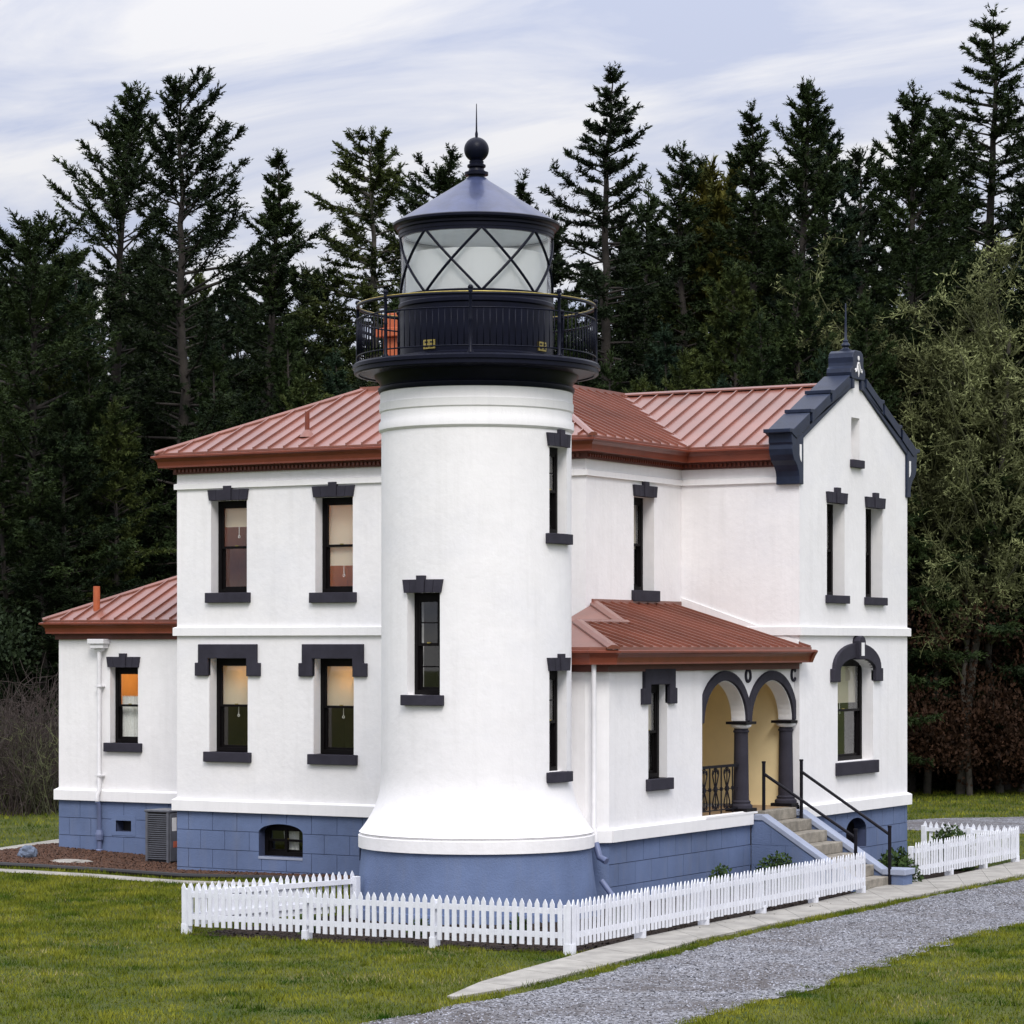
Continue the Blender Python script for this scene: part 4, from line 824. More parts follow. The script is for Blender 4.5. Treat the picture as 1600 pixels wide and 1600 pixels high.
drape(1.10, ZL0, ZL1 - .30, 0, 360, 'white_drape', 'drape_cloth', 0); drape(1.14, ZL1 - .30, ZL1, 80, 280, 'white_drape', 'drape_cloth')
tpart(MB().lathe([(0, ZL0 - .005), (1.15, ZL0 - .004)], 48), 'lantern_floor', 'lantern_inner'); tpart(MB().lathe([(0, ZL1 + .16), (1.15, ZL1 + .01)], 48), 'lantern_ceiling', 'lantern_inner')
roof_ = tpart(MB().lathe([(1.1, ZL1 + .015), (1.215, ZL1 + .02), (1.215, ZL1 + .075), (1.245, ZL1 + .09), (1.245, ZL1 + .125), (1.285, ZL1 + .14), (1.305, ZL1 + .165), (1.305, ZL1 + .20), (1.28, ZL1 + .215)], 96), 'lantern_roof', 'navy_iron', smooth='auto')
MB().lathe([(1.28, ZL1 + .214), (1.0, ZL1 + .385), (.6, ZL1 + .635), (.2, ZL1 + .885), (.155, ZL1 + .93), (0, ZL1 + .935)], 64).build('cone', 'lantern_roof', roof_, tower, smooth='auto')
zb_ = ZL1 + .92
MB().lathe([(0, zb_), (.13, zb_), (.13, zb_ + .05), (.185, zb_ + .055), (.185, zb_ + .10), (.13, zb_ + .12), (.115, zb_ + .16), (.145, zb_ + .185), (.145, zb_ + .215), (.11, zb_ + .235), (.115, zb_ + .27), (.10, zb_ + .285)] + [(.195 * math.sin(a), zb_ + .455 - .195 * math.cos(a)) for a in np.linspace(.55, math.pi - .12, 18)] + [(.022, zb_ + .66), (.024, zb_ + .70), (.014, zb_ + .75), (.006, zb_ + 1.17), (0, zb_ + 1.18)], 40).build('ventilator_ball', 'navy_iron', roof_, tower, smooth='auto')

# ================================================================== PICKET FENCES
pk = MB().prism(Frame((0, 0, 0), (1, 0, 0), (0, -1, 0)), [(-.035, .12), (.035, .12), (.035, .665), (.017, .705), (0, .735), (-.017, .705), (-.035, .665)], 0, .016)
pk_me = bpy.data.meshes.new('picket'); pk_me.from_pydata(pk.v, [], pk.f); pk_me.materials.append(MATS['fence_white'])
def fence(p0, p1, label, side, sp=.121, posts=3, skip=(), ends=(1, 1)):
    """side +1: pickets on the right of p0->p1 as seen walking"""
    p0, p1 = Vector((*p0, 0)), Vector((*p1, 0)); d = (p1 - p0); L = d.length; d.normalize(); nr = Vector((d.y, -d.x, 0)) * side
    t = thing('picket_fence', label, 'fence', (p0.x, p0.y, float(gz(p0.x, p0.y))), 'white picket fence runs round the yard'); n = int(L / sp)
    zo = t.location.z
    for i in range(n + 1):
        q = p0 + d * (L * i / n) + nr * .045; g = float(gz(q.x, q.y)) - zo
        o = shared('picket', pk_me, t, (q.x - p0.x, q.y - p0.y, g + random.uniform(-.007, .007)), math.atan2(d.y, d.x) + (0 if side > 0 else math.pi)); o.rotation_euler[1] = random.gauss(0, .008); o.rotation_euler[0] = random.gauss(0, .006)
    for zr in (.22, .54):
        m = MB(); K = max(2, int(L / 1.5))
        for i in range(K):
            a, b = p0 + d * (L * i / K), p0 + d * (L * (i + 1) / K); ga, gb = float(gz(a.x, a.y)), float(gz(b.x, b.y))
            vs = [P_ + nr * s + Vector((0, 0, g + zr + dz)) for P_, g in ((a, ga), (b, gb)) for s in (.006, .044) for dz in (0, .075)]; m.add(vs, [(0, 2, 3, 1), (4, 5, 7, 6), (0, 1, 5, 4), (2, 6, 7, 3), (1, 3, 7, 5), (0, 4, 6, 2)])
        m.build('rail', 'fence_white', t, t)
    for i in range(posts):
        q = p0 + d * (L * (i + .0) / (posts - 1)); g = float(gz(q.x, q.y)); fr = Frame(q, d, nr); a = .045
        MB().box(fr, -a, a, -.085, .005, g - .1, g + .66).build('post', 'fence_white', t, t, bevel=.006)
        MB().box(fr, -a, a, .0055, .066, g - .08, g + .15).build('post_foot', 'fence_white', t, t, bevel=.004)
    return t
FC = onG(891, 1492).xy; FL = onG(291, 1459).xy; FE = onG(1346, 1398).xy; F2 = onG(1427, 1380).xy; F3 = onG(1587, 1349).xy
fence(FL, FC, 'low white picket fence crossing in front of the tower base, facing the lawn', 1, posts=4)
fence(FC, FE, 'long white picket fence between the sidewalk and the porch foundation, ending at the steps', 1, .128, posts=6)
fence(FL, (-1.25, -1.55), 'short white picket fence running from the lawn corner back to the tower', -1, .122, posts=3)
fence(F2, F3, 'white picket fence along the sidewalk past the steps, in front of the gable end', 1, .128, posts=4)
fence(F3, (1.62, F3[1] - .2), 'white picket fence returning from the sidewalk to the far gable corner', 1, .122, posts=3)

# ================================================================== SMALL THINGS
ac = thing('air_conditioner', 'grey louvred outdoor air-conditioning unit beside the slate-blue foundation', 'air conditioner', (-10.75, 6.3, -.12))
fa = FR(6.0); x0, x1, y0, y1, za, zb_ = -11.14, -10.58, 6.0, 6.62, -.10, .93
MB().box(WORLD, x0 + .03, x1 - .03, -y1 + .03, -y0 - .03, za, zb_ - .05).build('core', 'dark_gap', ac, ac)
for i in range(22): z = za + .07 + i * .041; MB().box(fa, x0 + .05, x1 - .05, -.02, .012, z, z + .02).build('louvre', 'grey_metal', ac, ac)
for i in range(22): z = za + .07 + i * .041; MB().box(SD(x1), y0 + .3, y1 - .05, -.02, .012, z, z + .02).build('louvre', 'grey_metal', ac, ac)
for cx_, cy_ in ((x0, y0), (x1 - .05, y0), (x0, y1 - .05), (x1 - .05, y1 - .05)): MB().box(WORLD, cx_, cx_ + .05, -cy_ - .05, -cy_ + .016, za - .05, zb_ - .03).build('corner_post', 'grey_metal', ac, ac, bevel=.008)
MB().box(SD(x1), y0 + .04, y0 + .32, -.02, .02, za + .03, zb_ - .06).build('service_panel', 'grey_metal', ac, ac, bevel=.006)
MB().box(SD(x1), y0 + .08, y0 + .22, .02, .024, .52, .78).build('rating_label', 'sticker', ac, ac); MB().box(SD(x1), y0 + .12, y0 + .24, .02, .024, .2, .32).build('warning_label', 'sticker_red', ac, ac)
MB().box(WORLD, x0 - .02, x1 + .03, -y1 - .02, -y0 + .03, zb_ - .045, zb_).build('top_cover', 'grey_metal', ac, ac, bevel=.012)
def rock(name, c, r, label, cat, mtl='boulder', squash=.75, seed=0):
    bm = bmesh.new(); bmesh.ops.create_icosphere(bm, subdivisions=4, radius=1)
    for v in bm.verts:
        n = mnoise.fractal(v.co * 1.1 + Vector((seed, 0, 0)), 1, 2, 4); q = round((v.co.x + v.co.y * .6) * 2.2) / 2.2 - (v.co.x + v.co.y * .6)
        v.co *= 1 + .28 * n + .12 * q; v.co = Vector((v.co.x * r, v.co.y * r * .85, v.co.z * r * squash))
    me = bpy.data.meshes.new(name); bm.to_mesh(me); bm.free(); me.materials.append(MATS[mtl]); o = bpy.data.objects.new(name, me); COL.objects.link(o); o.location = c; return tag(o, label, cat)
bp_ = onG(43, 1341); rock('boulder', bp_ + Vector((0, 0, .1)), .21, 'blue-grey boulder sitting on the mulch beside the concrete path', 'rock', seed=2)
sp_ = onG(106, 1348); o = rock('stepping_stone', sp_ + Vector((0, 0, .03)), .42, 'flat pale stepping stone sunk in the brown mulch', 'rock', 'concrete', .07, 5)
# leafy shrubs in the beds
def leaf_cloud(n, rad, rs, size=.05, up=.3):
    """n leaf faces on short upright sprays"""
    u = rs.normal(size=(n, 3)); u /= np.linalg.norm(u, axis=1)[:, None]; r = rs.random(n) ** .45; c = u * r[:, None] * np.array(rad); c[:, 2] = np.abs(c[:, 2]) + .02
    d = rs.normal(size=(n, 3)) + u * 1.2 + np.array([0, 0, up]); d /= np.linalg.norm(d, axis=1)[:, None]; s = np.cross(d, rs.normal(size=(n, 3))); s /= np.linalg.norm(s, axis=1)[:, None]
    L = size * (.6 + .8 * rs.random(n))[:, None]; W_ = L * .3
    v = np.stack([c, c + d * L * .5 + s * W_, c + d * L, c + d * L * .5 - s * W_], 1).reshape(-1, 3); f = np.arange(len(v)).reshape(-1, 4); return v, f
def shrub(px, py, rad, n, label, mtl='leaf_shrub', size=.055, seed=1, stems=9, up=.3, ground=None):
    p = ground or onG(px, py); t = thing('shrub', label, 'shrub', p); rs = np.random.default_rng(seed); v, f = leaf_cloud(n, rad, rs, size, up); npmesh('foliage', v, f, mtl, t)
    m = MB()
    for k in range(stems): a = rs.random() * 6.28; e = Vector((rad[0] * .7 * math.cos(a) * rs.random(), rad[1] * .7 * math.sin(a) * rs.random(), rad[2] * (.5 + .4 * rs.random()))); m.path([(0, 0, -.03), tuple(e * .5 + Vector((0, 0, .05))), tuple(e)], [.012, .008, .003], 5)
    m.build('stems', 'twig_brown', t); return t
shrub(0, 0, (.22, .22, .5), 900, 'small leafy sprig rising behind the long picket fence by the corridor window', seed=3, ground=Vector((2.0, 4.6, -.05)), size=.06, stems=6)
shrub(0, 0, (.42, .42, .62), 2400, 'rounded dark green shrub between cheek wall and picket fence', seed=4, ground=Vector((2.25, 6.3, -.06)), size=.06)
shrub(0, 0, (.42, .45, .62), 2200, 'bushy green shrub spilling over the pedestal at the foot of the steps', seed=5, ground=Vector((3.2, 9.35, -.15)), size=.075, up=.1)
shrub(0, 0, (.45, .4, .85), 2000, 'loose upright shrub sticking up above the fence by the gable corner', seed=6, ground=Vector((3.0, 12.5, -.15)), size=.08, up=.8)
for k, (x, y) in enumerate(((1.2, -3.6), (2.6, -3.2), (3.4, -1.6), (3.2, 1.2), (-.6, -3.8))): shrub(0, 0, (.12, .12, .24), 160, 'young strappy plant in the fenced bed at the tower foot', seed=20 + k, ground=Vector((x, y, float(gz(x, y)))), size=.12, stems=3, up=1.2)['group'] = 'young plants inside the picket fence'

# ================================================================== TREES
def tube_np(paths, seg):
    """paths: list of (points Nx3, radii N) -> one quad mesh"""
    V, Fq, off = [], [], 0
    for P_, R0 in paths:
        P_ = np.asarray(P_, float); n = len(P_); d = np.gradient(P_, axis=0); d /= np.linalg.norm(d, axis=1)[:, None] + 1e-9
        ref = np.array([.31, .95, .05]) if abs(d[0, 2]) > .7 else np.array([.05, .05, 1.]); u = np.cross(d, ref); u /= np.linalg.norm(u, axis=1)[:, None] + 1e-9; w_ = np.cross(d, u)
        t = np.arange(seg) * 2 * math.pi / seg; V.append((P_[:, None] + (u[:, None] * np.cos(t)[None, :, None] + w_[:, None] * np.sin(t)[None, :, None]) * np.asarray(R0)[:, None, None]).reshape(-1, 3))
        i, k = np.meshgrid(np.arange(n - 1), np.arange(seg), indexing='ij'); i, k = i.ravel(), k.ravel(); Fq.append(off + np.stack([i * seg + k, i * seg + (k + 1) % seg, (i + 1) * seg + (k + 1) % seg, (i + 1) * seg + k], 1)); off += n * seg
    return np.concatenate(V), np.concatenate(Fq)
def unit(a): return a / (np.linalg.norm(a, axis=-1, keepdims=True) + 1e-9)
def conifer(seed, H, R=3.2, base=.18, sparse=.15, e_top=42, e_low=-8, droop=.10, shape=.8, lean=(0, 0), wind=0., whorl=.42, dens=1.35, blades=13, bsz=.14, tip=.16, bigs=0):
    """fir: trunk with whorls of curved limbs, each limb carrying twig sprays of small needle blades"""
    rs = np.random.default_rng(seed); n = 26; t = np.linspace(0, 1, n)
    wob = np.cumsum(rs.normal(0, .05, (n, 2)), 0) * (H / 20); ax = np.stack([lean[0] * t ** 2 * H + wob[:, 0], lean[1] * t ** 2 * H + wob[:, 1], t * H], 1)
    rad = .0125 * H * (1 - t) ** .75 + .012; trunk = tube_np([(ax, rad)], 9)
    limbs, O, D, Lb = [], [], [], []
    z = base * H
    while z < H - .25:
        ft = (z - base * H) / (H * (1 - base)); prof = (1 - ft) ** shape * (.55 + .45 * min(1, ft / .22)) + .035
        nb = rs.integers(3, 6) if ft < .93 else 3; a0 = rs.random() * 6.28
        for k in range(nb):
            if rs.random() < sparse * (1.0 - .6 * ft): continue
            az = a0 + k * 2 * math.pi / nb + rs.normal(0, .25); L = R * prof * np.clip(rs.normal(.88, .24), .35, 1.45)
            if bigs and rs.random() < bigs and .1 < ft < .75: L *= 1.45
            if wind: L *= 1 + wind * math.cos(az)
            el = math.radians(e_low + (e_top - e_low) * ft ** 1.3 + rs.normal(0, 6)); u = np.linspace(0, 1, 8); zz = z + rs.normal(0, .1)
            c = np.array([np.interp(zz, ax[:, 2], ax[:, 0]), np.interp(zz, ax[:, 2], ax[:, 1]), zz]); h = np.array([math.cos(az), math.sin(az), 0]); sd_ = np.array([-h[1], h[0], 0])
            bend = rs.normal(0, .12); P_ = c + L * (u[:, None] * math.cos(el) * h + (u ** 2)[:, None] * bend * sd_) + L * ((u * math.sin(el) - droop * u ** 1.5 * 1.6 + tip * u ** 3))[:, None] * np.array([0, 0, 1.])
            limbs.append((P_, np.linspace(.012 + .011 * L, .006, 8)))
            nbk = int((5 + L * 12) * dens); uu = np.sort(rs.uniform(.10 if L < 1.2 else .2, 1, nbk)) ** .85
            pos = np.stack([np.interp(uu, u, P_[:, i]) for i in range(3)], 1); tg = unit(np.stack([np.interp(uu, u, np.gradient(P_[:, i], u)) for i in range(3)], 1)); s = np.where(np.arange(nbk) % 2, 1., -1.)[:, None]
            d = unit(tg * rs.uniform(.35, .95, (nbk, 1)) + np.cross(tg, np.array([0, 0, 1.])) * s * rs.uniform(.3, 1., (nbk, 1)) + rs.normal(0, .22, (nbk, 3)) + np.array([0, 0, -.22 + .30 * ft]))
            l = (.20 + .17 * L * (1 - uu * .72)) * rs.uniform(.55, 1.2, nbk); O.append(pos); D.append(d); Lb.append(np.clip(l, .12, .95))
        z += whorl * (1 - .5 * ft) * rs.uniform(.7, 1.3)
    O.append(np.repeat(ax[-1:], 7, 0) - np.array([0, 0, .12])); D.append(unit(rs.normal(0, .35, (7, 3)) + np.array([0, 0, 1.]))); Lb.append(np.full(7, .42))
    O, D, Lb = np.concatenate(O), np.concatenate(D), np.concatenate(Lb); k = len(O)
    # blades along every twig, fanning to both sides
    b = blades; f = (np.arange(b) + .5) / b; f = np.repeat(f[None], k, 0) + rs.normal(0, .05, (k, b)); side = unit(np.cross(D, np.array([0, 0, 1.]) + rs.normal(0, .35, (k, 3)))); up = np.cross(side, D)
    th = rs.uniform(-1.1, 1.1, (k, b)) + np.where(np.arange(b) % 2, 0, math.pi)[None]; lat = side[:, None] * np.cos(th)[..., None] + up[:, None] * np.sin(th)[..., None]
    c = O[:, None] + D[:, None] * (f * Lb[:, None])[..., None]; dirb = unit(D[:, None] * rs.uniform(.5, 1.1, (k, b, 1)) + lat * rs.uniform(.5, 1., (k, b, 1))); ln = bsz * rs.uniform(.6, 1.25, (k, b, 1)) * (1.1 - .35 * np.clip(f, 0, 1))[..., None]
    wv = unit(np.cross(dirb, rs.normal(0, 1, (k, b, 3)))) * ln * .20
    V = np.stack([c - wv, c + wv, c + dirb * ln + wv * .3], 2).reshape(-1, 3)
    tw = tube_np(limbs, 4); return trunk, tw, (V, np.arange(len(V)).reshape(-1, 3))
TREE_ME = {}
def mk(name, v, f, mtl, smooth=False):
    o = npmesh(name, v, f, mtl, None, smooth); me = o.data; bpy.data.objects.remove(o); return me
def conifer_meshes(key, leaf='needles', bark='bark', **kw):
    tr, li, fo = conifer(**kw); TREE_ME[key] = (mk('trunk', *tr, bark, True), mk('limbs', *li, bark), mk('crown', *fo, leaf))
def place_tree(key, p, label, rz=0, sc=(1, 1, 1), group='firs of the wood behind the house', name='fir_tree', cat='tree'):
    t = thing(name, label, cat, p, group); t.rotation_euler = (0, 0, rz); t.scale = sc
    for nm, me in zip(('trunk', 'limbs', 'crown'), TREE_ME[key]): shared(nm, me, t, (0, 0, 0))
    return t
def tree_at(px, d): p = atD(px, H0, d); p.z = float(gz(p.x, p.y)) - .05; return p
def height(py, d, g=0): return (H0 - py) / F * d + 4.1 - g
RV = math.atan2(RIGHT.y, RIGHT.x)             # a tree turned by this leans along the picture
big = [ # key, px of stem, top row, distance, label, settings
    ('t1', 160, 128, 84, 'tall windblown fir with a bent bushy tip and one-sided boughs', dict(R=4.2, base=.20, sparse=.20, lean=(.035, 0), e_top=55, e_low=8, shape=.55, wind=-.12, bigs=.1, whorl=.5)),
    ('t2', 292, 112, 80, 'tall open fir with a long bare lower stem and wide ragged boughs', dict(R=4.0, base=.26, sparse=.20, e_top=48, e_low=4, shape=.5, bigs=.12, wind=.12, whorl=.5)),
    ('t3', 398, 232, 86, 'thin sparse fir top leaning beside the wide ragged fir', dict(R=2.3, base=.25, sparse=.3, lean=(.03, 0), e_top=45, e_low=-2, shape=.6)),
    ('t4', 60, 338, 78, 'low spreading fir with long boughs at the edge of the wood', dict(R=4.6, base=.2, sparse=.2, e_top=40, e_low=5, shape=.45, bigs=.12)),
    ('t5', 560, 196, 86, 'tiered fir with flat dark layers and a pale bare stem', dict(R=4.4, base=.22, sparse=.12, e_top=30, e_low=-6, shape=.55, whorl=.45, dens=1.45)),
    ('t6', 683, 258, 90, 'broad rounded fir rising just behind the lantern room', dict(R=4.4, base=.2, sparse=.15, e_top=40, e_low=0, shape=.42)),
    ('t7', 815, 266, 96, 'narrow pointed fir behind the lantern roof', dict(R=2.3, base=.1, sparse=.12, e_top=38, e_low=-8, shape=.75)),
    ('t8', 946, 96, 84, 'tall sparse spruce with drooping boughs and open gaps', dict(R=4.0, base=.2, sparse=.24, e_top=38, e_low=-14, droop=.16, shape=.72, bigs=.1, tip=.22, whorl=.5)),
    ('t9', 1062, 218, 88, 'medium fir with a ragged double-looking top beside the sparse spruce', dict(R=3.2, base=.15, sparse=.2, e_top=46, e_low=-4, shape=.6)),
    ('t9b', 1090, 240, 92, 'slimmer fir close behind the ragged-topped fir', dict(R=2.6, base=.15, sparse=.2, e_top=44, e_low=-4, shape=.65)),
    ('t10', 1222, 122, 82, 'fir with its tip swept over by the wind', dict(R=4.3, base=.12, sparse=.14, lean=(.028, 0), e_top=50, e_low=-6, shape=.75, dens=1.4)),
    ('t10b', 1196, 152, 86, 'thin-topped fir half hidden by the windswept one', dict(R=3.8, base=.12, sparse=.18, e_top=42, e_low=-6, shape=.85)),
    ('t11', 1290, 176, 86, 'dense conical fir with short upturned boughs', dict(R=3.7, base=.1, sparse=.1, e_top=44, e_low=-8, shape=.7, dens=1.45)),
    ('t12', 1412, 126, 80, 'full dense fir with a broad pointed crown', dict(R=4.2, base=.1, sparse=.1, e_top=48, e_low=-6, shape=.72, dens=1.45)),
    ('t12b', 1462, 168, 88, 'blunt-topped fir joined to the full dense one', dict(R=3.4, base=.1, sparse=.12, e_top=44, e_low=-4, shape=.55)),
    ('t13', 1560, 8, 82, 'tallest fir, its slim top on a bare stem above heavy boughs', dict(R=4.6, base=.12, sparse=.2, e_top=30, e_low=-6, shape=.62, bigs=.1, whorl=.55)),
    ('t14', 1640, 60, 80, 'dense fir crowding the tallest one', dict(R=4.0, base=.1, sparse=.12, e_top=40, e_low=-6, shape=.65)),
]
leafs = ['needles', 'needles_dark', 'needles', 'needles', 'needles_light', 'needles', 'needles_dark', 'needles_dark', 'needles', 'needles_dark', 'needles', 'needles', 'needles_blue', 'needles', 'needles', 'needles', 'needles_dark']
for i, (key, px, top, d, label, kw) in enumerate(big):
    p = tree_at(px, d); conifer_meshes(key, leafs[i], 'bark_pale' if key in ('t5',) else 'bark', seed=100 + i, H=height(top, d, p.z) - .3, **kw); place_tree(key, p, label, RV)
for i, (lf, kw) in enumerate((('needles', dict(R=3.0, base=.05, shape=.7)), ('needles_dark', dict(R=3.4, base=.05, shape=.6)), ('needles_light', dict(R=3.0, base=.04, shape=.55)), ('needles_blue', dict(R=2.7, base=.05, shape=.75)))):
    conifer_meshes('fill%d' % i, lf, seed=300 + i, H=13., sparse=.08, e_top=44, e_low=-8, dens=1.3, **kw)
rs = np.random.default_rng(11)
def fill(px, top, d, k, wide=1.0):
    p = tree_at(px, d); h = height(top, d, p.z) / 13.; w_ = max(.75, h * .8) * wide
    place_tree('fill%d' % k, p, ('mid-green dense fir filling the wood between taller firs', 'near-black broad fir in the depth of the wood', 'yellowish-green rounded fir lighter than the firs around it', 'slim blue-green fir filling a gap in the wood')[k], rs.random() * 6.28, (w_, w_, h), ('mid-green firs filling the wood', 'near-black firs deep in the wood', 'yellowish firs of the wood', 'blue-green firs of the wood')[k])
for px, top, d, k in [(-40, 470, 84, 1), (20, 520, 90, 0), (95, 470, 88, 3), (140, 560, 79, 0), (225, 545, 90, 1), (340, 555, 79, 0), (360, 470, 93, 3), (430, 400, 92, 1), (455, 520, 80, 0), (500, 430, 96, 1), (610, 470, 82, 0), (640, 400, 97, 3), (720, 420, 88, 1), (760, 380, 100, 0), (860, 350, 96, 1), (890, 480, 82, 0), (985, 470, 90, 1), (1010, 300, 98, 0), (1040, 520, 80, 3), (1115, 330, 96, 2),
        (1150, 430, 80, 2), (1180, 500, 76, 0), (1250, 420, 78, 0), (1330, 250, 94, 1), (1345, 470, 77, 0), (1440, 400, 84, 1), (1500, 300, 92, 0), (1520, 480, 84, 1), (1600, 420, 86, 3), (1380, 620, 88, 1), (1480, 620, 90, 1), (1570, 640, 90, 1), (60, 700, 92, 1), (180, 720, 88, 1), (300, 700, 90, 1), (1080, 560, 77, 2), (960, 560, 78, 0), (400, 640, 78, 1), (530, 560, 80, 3), (1290, 560, 76, 3), (240, 800, 80, 3), (120, 760, 79, 0), (30, 800, 96, 1), (-30, 640, 80, 0), (75, 560, 82, 2), (10, 680, 76, 0), (60, 860, 75, 1), (110, 640, 76, 1), (190, 640, 77, 2), (260, 620, 84, 0), (310, 480, 95, 1), (240, 420, 96, 1), (130, 400, 96, 3), (30, 430, 98, 1), (470, 600, 76, 2), (1400, 700, 80, 1), (1450, 820, 84, 1), (1520, 800, 84, 0), (1580, 800, 84, 1), (1630, 760, 82, 0), (1480, 430, 88, 2), (1550, 520, 88, 0), (1210, 330, 90, 2), (1140, 600, 74, 3), (1000, 600, 76, 2),
        (40, 600, 104, 1), (170, 600, 104, 1), (300, 600, 106, 1), (420, 560, 106, 1), (560, 560, 106, 1), (940, 560, 106, 1), (1060, 540, 106, 1), (1180, 500, 106, 1), (1300, 480, 106, 1), (1420, 480, 104, 1), (1540, 480, 104, 1), (1640, 480, 104, 1)] + [(x_, 395 + (i_ * 37) % 60, 101 + (i_ * 5) % 9, i_ % 4) for i_, x_ in enumerate(range(-20, 480, 55))] + [(x_, 350 + (i_ * 41) % 70, 101 + (i_ * 5) % 9, (i_ + 1) % 4) for i_, x_ in enumerate(range(980, 1640, 52))]:
    fill(px, top, d, k)

# bare alders hung with moss, at the wood's edge
def bare_tree(seed, H, spread=.5, levels=4, r0=.09, kids=(9, 7, 6, 4), upw=.25, twig=.5, curl=.25, first=.25, drop=.0):
    rs = np.random.default_rng(seed); out = [[] for _ in range(levels + 1)]
    def grow(p, d, L, r, lv):
        n = 7 if lv < 3 else 4; pts = [p]
        for k in range(n - 1): d = unit(d + rs.normal(0, curl, 3) + np.array([0, 0, (upw if lv else .3) - drop * (lv > 1)])); pts.append(pts[-1] + d * L / (n - 1))
        pts = np.array(pts); out[lv].append((pts, np.linspace(r, r * .4, n)))
        if lv < levels:
            for k in range(kids[lv]):
                f = rs.uniform(first if lv == 0 else .15, 1); i = f * (n - 1); a = pts[min(int(i), n - 2)]; q = a + (pts[min(int(i) + 1, n - 1)] - a) * (i - int(i)); dd = unit(np.gradient(pts, axis=0)[min(int(i), n - 1)]); o = unit(np.cross(dd, rs.normal(0, 1, 3))); grow(q, unit(dd * (1 - spread) + o * spread * 1.4), L * rs.uniform(.20, .42) * (1.15 - .5 * f if lv == 0 else 1), max(r * .45 * (1.1 - .5 * f), .006), lv + 1)
    grow(np.zeros(3), np.array([rs.normal(0, .1), rs.normal(0, .1), 1.]), H, r0, 0); return out
def bare_meshes(key, mt_trunk, mt_limb, mt_twig, tuft=2, **kw):
    o = bare_tree(**kw); thick = o[0] + o[1]; rest = [x for l in o[2:] for x in l]
    V1, F1 = tube_np([(p, np.maximum(r * 1.3, .0085)) for p, r in rest], 3); rs = np.random.default_rng(kw['seed'])
    if tuft:                                   # moss hanging in small tufts along the twigs
        E = np.concatenate([p for p, r in rest]); E = np.repeat(E, tuft, 0) + rs.normal(0, .06, (len(E) * tuft, 3)); n = len(E); dd = unit(rs.normal(0, 1, (n, 3)) + np.array([0, 0, .2])); sd_ = unit(np.cross(dd, rs.normal(0, 1, (n, 3)))); L = rs.uniform(.06, .17, (n, 1)); V2 = np.stack([E - sd_ * L * .14, E + sd_ * L * .14, E + dd * L, E + dd * L], 1).reshape(-1, 3); V2[3::4] += (sd_ * L * .05); F1 = np.concatenate([F1, np.arange(len(V2)).reshape(-1, 4) + len(V1)]); V1 = np.concatenate([V1, V2])
    TREE_ME[key] = (mk('trunk', *tube_np(o[0], 7), mt_trunk, True), mk('limbs', *tube_np(o[1], 5), mt_limb), mk('crown', V1, F1, mt_twig))
bare_meshes('alder0', 'bark_pale', 'moss_bark', 'moss', seed=1, H=11., kids=(40, 9, 5, 2), levels=3, r0=.12, spread=.55, upw=.10, curl=.15, first=.38)
bare_meshes('alder1', 'bark_pale', 'moss_bark', 'moss', seed=5, H=10., kids=(36, 9, 5, 2), levels=3, r0=.11, spread=.52, upw=.12, curl=.16, first=.35, drop=.1)
bare_meshes('alder2', 'bark_pale', 'twig_brown', 'twig_brown', 0, seed=8, H=11., kids=(22, 8, 6, 3), levels=3, r0=.09, spread=.5, upw=.2, curl=.25, first=.3)
for px, top, d, k, lb in ((1500, 520, 79, 0, 'bare alder thickly hung with yellow-green moss beyond the gable corner'), (1448, 620, 79.5, 1, 'smaller mossy alder crowding against the gable corner'), (1562, 590, 79.5, 1, 'mossy alder with drooping twigs at the gravel yard edge'), (1594, 430, 80, 2, 'leafless brown alder with fine upright twigs among the mossy ones'), (1515, 740, 78.5, 1, 'low mossy alder at the foot of the wood beside the lawn'), (1425, 560, 80.5, 0, 'pale mossy alder half hidden behind the gable roof')):
    p = tree_at(px, d); h = height(top, d, p.z) / (11. if k != 1 else 10.); place_tree('alder%d' % k, p, lb, px * .7, (h, h, h), 'bare mossy alders beyond the gable', 'alder_tree')
p = tree_at(163, 66); place_tree('alder1', p, 'pale lichen-covered sapling showing above the wing roof', 1.0, (.42, .42, .52), None, 'alder_tree') if False else None
# undergrowth: leafless brush at the left, rust and green bushes under the trees
def brush_meshes(key, seed, n, H, mtl):
    rs = np.random.default_rng(seed); P_ = []
    for k in range(n):
        b = np.array([rs.normal(0, .45), rs.normal(0, .45), 0]); d = unit(np.array([rs.normal(0, .28), rs.normal(0, .28), 1.])); L = H * rs.uniform(.5, 1); pts = [b]
        for q in range(6): d = unit(d + rs.normal(0, .12, 3)); pts.append(pts[-1] + d * L / 6)
        pts = np.array(pts); P_.append((pts, np.linspace(.014, .004, 7)))
        for q in range(9):
            i = rs.integers(2, 7); dd = unit(d + rs.normal(0, .6, 3)); e = pts[i]; l = rs.uniform(.25, .7); P_.append((np.array([e, e + dd * l * .5, e + unit(dd + rs.normal(0, .3, 3)) * l]), np.array([.008, .006, .003])))
    TREE_ME[key] = (mk('stems', *tube_np(P_, 3), mtl),)
brush_meshes('brush0', 3, 60, 3.0, 'twig_brown'); brush_meshes('brush1', 4, 50, 2.4, 'moss_bark')
def bush_meshes(key, seed, n, rad, mtl, size):
    rs = np.random.default_rng(seed); v, f = leaf_cloud(n, rad, rs, size, .3); cl = rs.normal(0, 1, (14, 3)) * np.array(rad) * .55; cl[:, 2] = np.abs(cl[:, 2]); idx = rs.integers(0, 14, n); v = v.reshape(-1, 4, 3) * .55 + cl[idx][:, None]; TREE_ME[key] = (mk('foliage', v.reshape(-1, 3), f, mtl),)
